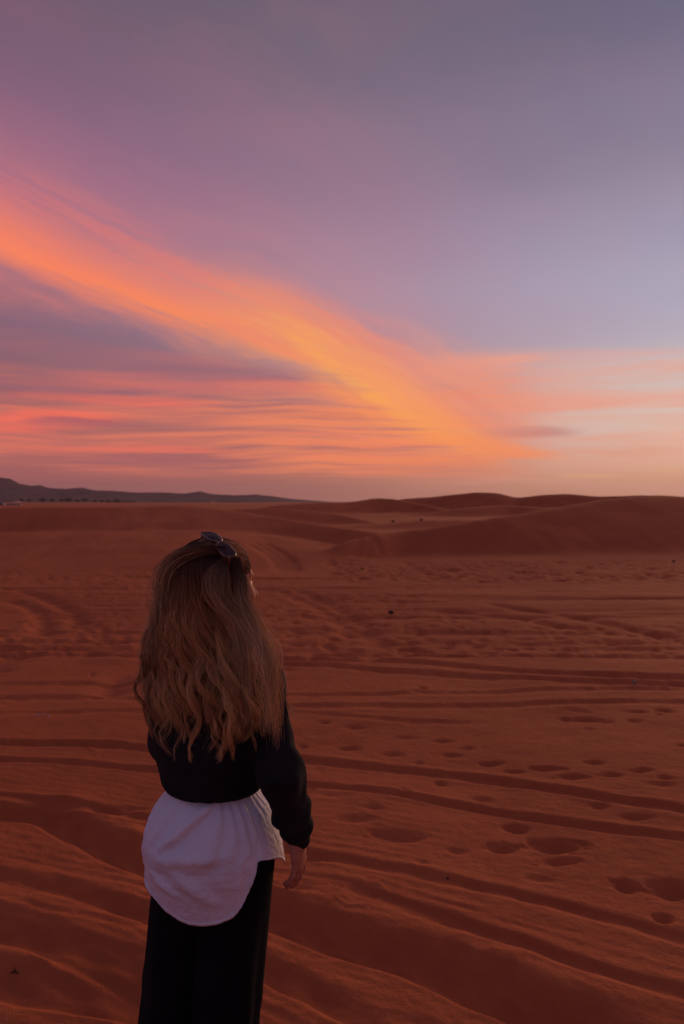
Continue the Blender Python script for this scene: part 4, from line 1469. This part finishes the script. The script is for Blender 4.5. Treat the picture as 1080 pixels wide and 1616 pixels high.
# ------------------------------------------------------------------ sunglasses on her head
def build_glasses():
    c = V(*W(345, 856, 2.06))
    roll = math.radians(20)
    gx = HR * math.cos(roll) - UP * math.sin(roll)       # towards her right
    fw = HF * 0.02 + UP * 0.97 + V(0, -0.22, 0)                            # where the lenses look: forward and up
    fw = fw - gx * (fw @ gx)
    fw /= np.linalg.norm(fw)
    gz = np.cross(gx, fw)
    root = link('sunglasses', None, label="dark framed sunglasses pushed up on top of the person's head", cat='sunglasses', loc=tuple(c))

    def q(x, y, z):
        x, y, z = x * 1.26, y * 1.1, z * 0.80
        return x * gx + y * fw + z * gz
    M_FR = material('dark_acetate', (0.012, 0.008, 0.008), 0.25, 0.5, lambda kk, b: kk.put(
        b.inputs['Base Color'], kk.mix(kk.smooth(kk.noise(obj_coord(kk), 60.0, 3.0), 0.4, 0.6), (0.050, 0.016, 0.010, 1), (0.14, 0.042, 0.022, 1))))
    M_LENS = material('tinted_lens', (0.03, 0.02, 0.035), 0.45, 0.12, lambda kk, b: kk.put(
        b.inputs['Base Color'], kk.mix(kk.noise(obj_coord(kk), 8.0, 1.0), (0.030, 0.016, 0.016, 1), (0.065, 0.034, 0.032, 1))))

    def outline(s, grow=1.0, n=48):
        pts = []
        for a in np.linspace(0, 2 * np.pi, n, endpoint=False):
            ca, sa = math.cos(a), math.sin(a)
            x = math.copysign(abs(ca) ** 0.75, ca) * 0.030 * grow
            z = math.copysign(abs(sa) ** 0.75, sa) * 0.022 * grow + 0.004 * ca * (sa > 0)
            bow = -0.006 * ((x + 0.034) / 0.066) ** 2
            pts.append(q(s * (x + 0.034), bow, z))
        return np.array(pts)

    def tube(path, r, closed, name, mat, parent, flat=1.0, up=None):
        path = np.array(path)
        n = len(path)
        tg = np.roll(path, -1, 0) - np.roll(path, 1, 0) if closed else np.gradient(path, axis=0)
        tg /= np.linalg.norm(tg, axis=1, keepdims=True)
        up = fw if up is None else up
        u = np.cross(tg, up)
        u /= np.linalg.norm(u, axis=1, keepdims=True)
        w = np.cross(u, tg)
        m = 10
        vv = np.stack([path + u * math.cos(a) * r + w * math.sin(a) * r * flat for a in np.linspace(0, 2 * np.pi, m, endpoint=False)], 1).reshape(-1, 3)
        i, j = np.meshgrid(np.arange(n if closed else n - 1), np.arange(m), indexing='ij')
        i2, j2 = (i + 1) % n, (j + 1) % m
        ff = np.stack([i * m + j, i2 * m + j, i2 * m + j2, i * m + j2], -1).reshape(-1, 4)
        if not closed:
            ff = np.concatenate([ff, [[0, 1, 2, 3], [0, 3, 4, 9], [4, 5, 8, 9], [5, 6, 7, 8]],
                                 np.array([[0, 1, 2, 3], [0, 3, 4, 9], [4, 5, 8, 9], [5, 6, 7, 8]])[:, ::-1] + (n - 1) * m])
        return link(name, mesh_np(name, vv, ff, mat), parent)

    for s in (-1, 1):
        rim = tube(outline(s), 0.0042, True, 'rim', M_FR, root, 0.8)
        o = outline(s, 0.99)
        cc = o.mean(0) + fw * 0.002
        n = len(o)
        rings = [cc + (o - cc) * g - fw * 0.003 * g * g + fw * 0.003 for g in (1.0, 0.66, 0.33)]
        vv = np.concatenate(rings + [[cc + fw * 0.003]] + [r_ - fw * 0.0018 for r_ in rings] + [[cc + fw * 0.0012]])
        ff = []
        half = 3 * n + 1
        for base_ in (0, half):
            for g in range(2):
                for a in range(n):
                    ff.append([base_ + g * n + a, base_ + g * n + (a + 1) % n, base_ + (g + 1) * n + (a + 1) % n, base_ + (g + 1) * n + a])
            for a in range(0, n, 2):
                ff.append([base_ + 2 * n + a, base_ + 2 * n + (a + 1) % n, base_ + 2 * n + (a + 2) % n, base_ + 3 * n])
        link('lens', mesh_np('lens', vv, ff, M_LENS), root)
        hin = q(s * 0.068, -0.008, 0.010)
        ear = (hp(-0.02, s * 0.082, 0.010) - c)
        midp = hin * 0.45 + ear * 0.55 + HR * s * 0.006
        tt = np.linspace(0, 1, 14)[:, None]
        pth = (1 - tt) ** 2 * hin + 2 * tt * (1 - tt) * midp + tt ** 2 * ear
        tube(pth, 0.0036, False, 'temple_arm', M_FR, root, 0.6, HR)
        hb = [q(s * 0.062, -0.004, 0.012), q(s * 0.067, -0.005, 0.012), q(s * 0.069, -0.009, 0.010)]
        tube(hb, 0.0042, False, 'hinge', M_FR, root, 0.9, gz)
    tube([q(-0.007, 0.001, 0.006), q(0, 0.003, 0.008), q(0.007, 0.001, 0.006)], 0.0030, False, 'bridge', M_FR, root)


build_glasses()

# ------------------------------------------------------------------ far hills
def build_hills():
    sky_pts = [(-1500, 778), (-900, 760), (-600, 764), (-300, 749), (-120, 753), (-40, 748), (0, 752.5), (18, 755), (34, 763), (52, 766), (66, 764.5), (80, 769),
               (105, 771), (131, 768.5), (150, 773), (180, 774), (220, 776.5), (262, 776), (290, 778), (318, 774.5), (338, 779), (372, 780.5), (405, 779.5),
               (428, 781.5), (455, 785.5), (490, 788.5), (525, 791), (600, 792)]
    D = 4200.0
    xs = np.linspace((-1500 - 540) / FPX * D, (600 - 540) / FPX * D, 700)
    px = xs / D * FPX + 540
    top = EYE - (np.interp(px, [p[0] for p in sky_pts], [p[1] for p in sky_pts]) - HOR) / FPX * D
    top = np.maximum(top, 0)
    dp = np.linspace(-1, 1, 25)
    Xg, Dg = np.meshgrid(xs, dp)
    T = np.broadcast_to(top, Xg.shape)
    crag = fbm(Xg * 0.006, Dg * 4, 4, 31, 0.6)
    shape = np.clip(1 - np.abs(Dg) ** 0.8 * (1 + 0.35 * crag), 0, 1)
    z = T * shape + T * 0.10 * fbm(Xg * 0.012, Dg * 6, 4, 33) * np.abs(Dg) * (1 - np.abs(Dg)) * 4
    z += np.abs(fbm(Xg * 0.02, Dg * 3, 3, 37)) * T * 0.05 * (np.abs(Dg) < 0.05)
    y = D + Dg * 620 + 60 * fbm(Xg * 0.002, Dg * 0, 2, 35)
    v = np.stack([Xg, y, z - 4.0], -1).reshape(-1, 3)
    n = len(xs)
    i, j = np.meshgrid(np.arange(24), np.arange(n - 1), indexing='ij')
    f = np.stack([i * n + j, i * n + j + 1, (i + 1) * n + j + 1, (i + 1) * n + j], -1).reshape(-1, 4)
    return v, f


def rock_nodes(kk, b):
    co = obj_coord(kk)
    kk.put(b.inputs['Base Color'], kk.mix(kk.smooth(kk.noise(co, 0.01, 5.0, 0.6), 0.35, 0.65), (0.058, 0.034, 0.036, 1), (0.11, 0.062, 0.055, 1)))


hv2, hf2 = build_hills()
link('hills', mesh_np('hills', hv2, hf2, material('hill_rock', (0.15, 0.1, 0.09), 0.95, 0.1, rock_nodes)), kind='structure')


# ------------------------------------------------------------------ plants
def leaf_nodes(c0, c1):
    def f(kk, b):
        kk.put(b.inputs['Base Color'], kk.mix(kk.smooth(kk.noise(obj_coord(kk), 6.0, 3.0), 0.35, 0.65), c0, c1))
    return f


M_LEAF = material('dusty_leaves', (0.05, 0.055, 0.03), 0.8, 0.2, leaf_nodes((0.030, 0.034, 0.020, 1), (0.060, 0.060, 0.034, 1)))
M_BARK = material('dry_bark', (0.07, 0.045, 0.03), 0.9, 0.1, leaf_nodes((0.050, 0.032, 0.022, 1), (0.085, 0.055, 0.038, 1)))


def stick(p, q, r0, r1, m=5):
    p, q = np.array(p, float), np.array(q, float)
    d = q - p
    d /= np.linalg.norm(d)
    u = np.cross(d, [0.3, 0.8, 0.5])
    u /= np.linalg.norm(u)
    w = np.cross(d, u)
    an_ = np.linspace(0, 2 * np.pi, m, endpoint=False)
    a = np.array([p + (u * math.cos(t) + w * math.sin(t)) * r0 for t in an_])
    b_ = np.array([q + (u * math.cos(t) + w * math.sin(t)) * r1 for t in an_])
    f = [[i, (i + 1) % m, m + (i + 1) % m, m + i] for i in range(m)]
    return np.concatenate([a, b_]), np.array(f)


def pack(parts):
    vs, fs, o = [], [], 0
    for v, f in parts:
        vs.append(v)
        fs.append(np.array(f) + o)
        o += len(v)
    return np.concatenate(vs), np.concatenate(fs)


def leaves(R, n, fn, size):
    """n small leaf blades at points fn() gives."""
    out = []
    for _ in range(n):
        c = np.array(fn())
        a = R.normal(size=3)
        a /= np.linalg.norm(a)
        b_ = np.cross(a, R.normal(size=3))
        b_ /= np.linalg.norm(b_) + 1e-9
        s = size * R.uniform(0.6, 1.4)
        out.append((np.array([c - a * s, c - b_ * s * 0.4, c + a * s, c + b_ * s * 0.4]), [[0, 1, 2, 3]]))
    return pack(out)


def shrub(loc, w, h, label, seed, n=160, lean=0.0):
    R = np.random.RandomState(seed)
    root = link('shrub', None, label=label, cat='shrub', group='small desert shrubs on the sand', loc=loc)
    st = []
    tips = []
    for i in range(9):
        a = R.uniform(0, 6.28)
        tip = np.array([math.cos(a) * w * 0.4 * R.uniform(.4, 1), math.sin(a) * w * 0.4 * R.uniform(.4, 1), h * R.uniform(.5, .9)])
        tips.append(tip)
        st.append(stick((0, 0, -0.02), tip, 0.03 * w, 0.012 * w, 4))
    link('stem', mesh_np('stem', *pack(st), M_BARK, False), root)

    def pt():
        t = tips[R.randint(len(tips))]
        return t * R.uniform(0.45, 1.1) + R.normal(size=3) * np.array([w * .13, w * .13, h * .10])
    v, f = leaves(R, n, pt, 0.085 * w)
    link('foliage', mesh_np('foliage', v, f, M_LEAF, False), root)


for i, (px, py, w, lab) in enumerate(((620, 825, 7.5, 'small dark shrub in the dune hollow, left one of the pair'),
                                      (665, 822.5, 8, 'small dark shrub in the dune hollow, right one of the pair'),
                                      (1064, 888, 7.5, 'small dark round shrub at the dune foot by the right edge'),
                                      (572, 899, 8, 'low dry tuft where the trodden sand meets the dune'))):
    p = on_sand(px, py, 6.0)
    m = p.y / FPX
    shrub(p, 0.85 * w * m, (2.5 if i == 3 else 4.2) * m, lab, 40 + i)


def far_tree(px, hpx, label, seed, Y):
    R = np.random.RandomState(seed)
    x = (px - 540) / FPX * Y
    z = sand_z(x, Y)
    hgt = hpx * Y / FPX
    root = link('tree', None, label=label, cat='tree', group='trees on the hazy plain below the hills', loc=(x, Y, z))
    tr = [stick((0, 0, -0.3), (0.1 * hgt * R.normal(), 0, hgt * 0.45), 0.05 * hgt, 0.035 * hgt, 6)]
    for q in range(5):
        a = R.uniform(0, 6.28)
        tr.append(stick((0, 0, hgt * 0.38), (math.cos(a) * hgt * .35, math.sin(a) * hgt * .35, hgt * R.uniform(.6, .8)), 0.03 * hgt, 0.012 * hgt, 5))
    link('trunk', mesh_np('trunk', *pack(tr), M_BARK, False), root)
    wide = R.uniform(0.5, 0.8)

    def pt():
        a, r_ = R.uniform(0, 6.28), math.sqrt(R.uniform(0, 1))
        return (math.cos(a) * r_ * hgt * wide, math.sin(a) * r_ * hgt * wide, hgt * (0.68 + 0.3 * R.uniform(-1, 1) * math.sqrt(max(0, 1 - r_ * r_))))
    v, f = leaves(R, 420, pt, 0.075 * hgt)
    link('crown', mesh_np('crown', v, f, M_LEAF, False), root)


TREES = [(34, 6.5, 'short'), (46, 6, 'faint'), (67, 8.5, 'tall round'), (83, 7, 'mid-sized'), (97, 6.5, 'low'), (107, 8.5, 'broad dark'),
         (122, 6, 'thin'), (134, 7.5, 'wide'), (150, 5.5, 'tiny'), (161, 5.5, 'small pale'), (171, 5, 'very small'), (185, 6, 'last, rightmost')]
ORD = ['first', 'second', 'third', 'fourth', 'fifth', 'sixth', 'seventh', 'eighth', 'ninth', 'tenth', 'eleventh', 'twelfth']
for i, (px, hp_, _) in enumerate(TREES):
    far_tree(px, hp_, 'hazy dark tree below the far hills, %s of the row from the left' % ORD[i], 70 + i, 1500 + 110 * math.sin(i * 2.1))


def low_building(px, w_px, h_px, Y, label):
    x = (px - 540) / FPX * Y
    z = sand_z(x, Y)
    m = Y / FPX
    w, h, d = w_px * m, h_px * m, 3.0
    root = link('low_building', None, label=label, cat='building', group='pale camp on the plain', loc=(x, Y, z))
    pale = material('pale_render', (0.55, 0.50, 0.47), 0.9, 0.2, leaf_nodes((0.26, 0.22, 0.21, 1), (0.34, 0.29, 0.27, 1)))

    def box(lo, hi):
        (a, b_, c), (d_, e, g) = lo, hi
        v = np.array([[a, b_, c], [d_, b_, c], [d_, e, c], [a, e, c], [a, b_, g], [d_, b_, g], [d_, e, g], [a, e, g]])
        return v, [[0, 3, 2, 1], [4, 5, 6, 7], [0, 1, 5, 4], [1, 2, 6, 5], [2, 3, 7, 6], [3, 0, 4, 7]]
    link('wall', mesh_np('wall', *box((-w / 2, -d / 2, -0.3), (w / 2, d / 2, h * .7)), pale, False), root)
    rv = np.array([[-w * .52, -d * .56, h * .7], [w * .52, -d * .56, h * .7], [w * .52, d * .56, h * .7], [-w * .52, d * .56, h * .7], [-w * .48, 0, h], [w * .48, 0, h]])
    rm = bpy.data.meshes.new('roof')
    rm.from_pydata([tuple(q) for q in rv], [], [(0, 1, 5, 4), (2, 3, 4, 5), (0, 4, 3), (1, 2, 5), (3, 2, 1, 0)])
    rm.materials.append(pale)
    link('roof', rm, root)
    dv = box((-0.45, -d / 2 - 0.03, -0.3), (0.45, -d / 2 + 0.02, h * .55))
    link('door', mesh_np('door', *dv, M_BARK, False), root)


low_building(3, 7, 4.5, 520, 'small bright pale hut cut by the left edge, below the hills')
low_building(22, 22, 2.6, 545, 'long low pale building right of the hut at the far left')

# ------------------------------------------------------------------ small things on the sand
M_STONE = material('dark_stone', (0.05, 0.03, 0.03), 0.85, 0.2, leaf_nodes((0.035, 0.022, 0.020, 1), (0.07, 0.042, 0.036, 1)))
M_PALE = material('pale_pebble', (0.5, 0.4, 0.36), 0.8, 0.2, leaf_nodes((0.42, 0.33, 0.29, 1), (0.58, 0.48, 0.43, 1)))


def stone(px, py, w, h, label, mat, seed, name='stone', group=None):
    p = on_sand(px, py)
    m = p.y / FPX
    R = np.random.RandomState(seed)
    nu, nv = 12, 7
    vs = []
    for j in range(nv + 1):
        t = math.pi * j / nv
        for i in range(nu):
            a = 2 * math.pi * i / nu
            q = 1 + 0.22 * math.sin(2 * a + seed) + 0.14 * math.sin(3 * a + t * 2 + seed * 2) + R.normal(0, 0.03)
            vs.append((math.sin(t) * math.cos(a) * w * m / 2 * q, math.sin(t) * math.sin(a) * w * m / 2 * q * 0.8, math.cos(t) * h * m * 0.7 * (0.9 + 0.1 * q) + h * m * 0.25))
    f = [[j * nu + i, j * nu + (i + 1) % nu, (j + 1) * nu + (i + 1) % nu, (j + 1) * nu + i] for j in range(nv) for i in range(nu)]
    f = np.array(f)[:, ::-1]
    link(name, mesh_np(name, np.array(vs), f, mat), label=label, cat='stone', group=group, loc=p)


stone(617, 968, 8, 4, 'dark stone lying on the trodden sand right of the head', M_STONE, 3)
stone(707, 1389, 4, 3, 'tiny dark pebble on the smooth sand below the footprints', M_STONE, 5, 'pebble')
for i, (px, py, w, lab) in enumerate(((60, 1130, 4, 'left'), (68, 1129, 3.5, 'middle'), (77, 1131, 4, 'right'))):
    stone(px, py, w, 2.5, 'tiny pale pebble near the left edge, %s one of the three' % lab, M_PALE, 8 + i, 'pebble', 'pale pebbles near the left edge')
stone(925, 1028, 3.5, 2.5, 'tiny pale pebble among the wheel lines on the right', M_PALE, 14, 'pebble')

p = on_sand(23, 1541)
m = p.y / FPX
tw = link('twig', None, label='short black broken twig lying on the sand at lower left', cat='twig', loc=p)
link('stalk', mesh_np('stalk', *pack([stick((-6 * m, 0, 0.004), (0, 0.006, 0.008), 0.0022, 0.003), stick((0, 0.006, 0.008), (7 * m, -0.004, 0.004), 0.003, 0.0016)]), M_BARK, False), tw)
link('side_shoot', mesh_np('side_shoot', *stick((-1 * m, 0.005, 0.008), (-3 * m, 0.02, 0.014), 0.002, 0.001), M_BARK, False), tw)

p = on_sand(1000, 1082)
m = p.y / FPX
wd = link('weed', None, label='thin grey green weed sprig beside the wheel lines on the right', cat='plant', loc=p)
R_ = np.random.RandomState(9)
st, tips = [], []
for i in range(6):
    t = np.array([R_.normal(0, 4 * m), R_.normal(0, 3 * m), R_.uniform(6, 12) * m])
    tips.append(t)
    st.append(stick((0, 0, -0.01), t, 0.004, 0.0015, 4))
link('stem', mesh_np('stem', *pack(st), M_PALE, False), wd)
lv = leaves(R_, 26, lambda: tips[R_.randint(6)] * R_.uniform(0.3, 1.05) + R_.normal(0, 0.006, 3), 0.011)
link('foliage', mesh_np('foliage', *lv, material('grey_green_leaf', (0.10, 0.11, 0.08), 0.8, 0.2, leaf_nodes((0.20, 0.17, 0.12, 1), (0.28, 0.22, 0.15, 1))), False), wd)

# ------------------------------------------------------------------ evening haze over the plain
HB = 9600.0
hzv = np.array([[x, y, z] for z in (-30.0, 190.0) for (x, y) in ((-HB, -HB), (HB, -HB), (HB, HB), (-HB, HB))])
hzf = [[0, 3, 2, 1], [4, 5, 6, 7], [0, 1, 5, 4], [1, 2, 6, 5], [2, 3, 7, 6], [3, 0, 4, 7]]
M_HAZE = bpy.data.materials.new('evening_haze')
M_HAZE.use_nodes = True
hn = M_HAZE.node_tree
hn.nodes.clear()
pv = hn.nodes.new('ShaderNodeVolumePrincipled')
pv.inputs['Color'].default_value = (0.86, 0.78, 0.80, 1)
pv.inputs['Density'].default_value = HAZE_DENSITY
ho = hn.nodes.new('ShaderNodeOutputMaterial')
hn.links.new(pv.outputs[0], ho.inputs['Volume'])
link('haze', mesh_np('haze', hzv, hzf, M_HAZE, False), kind='stuff')
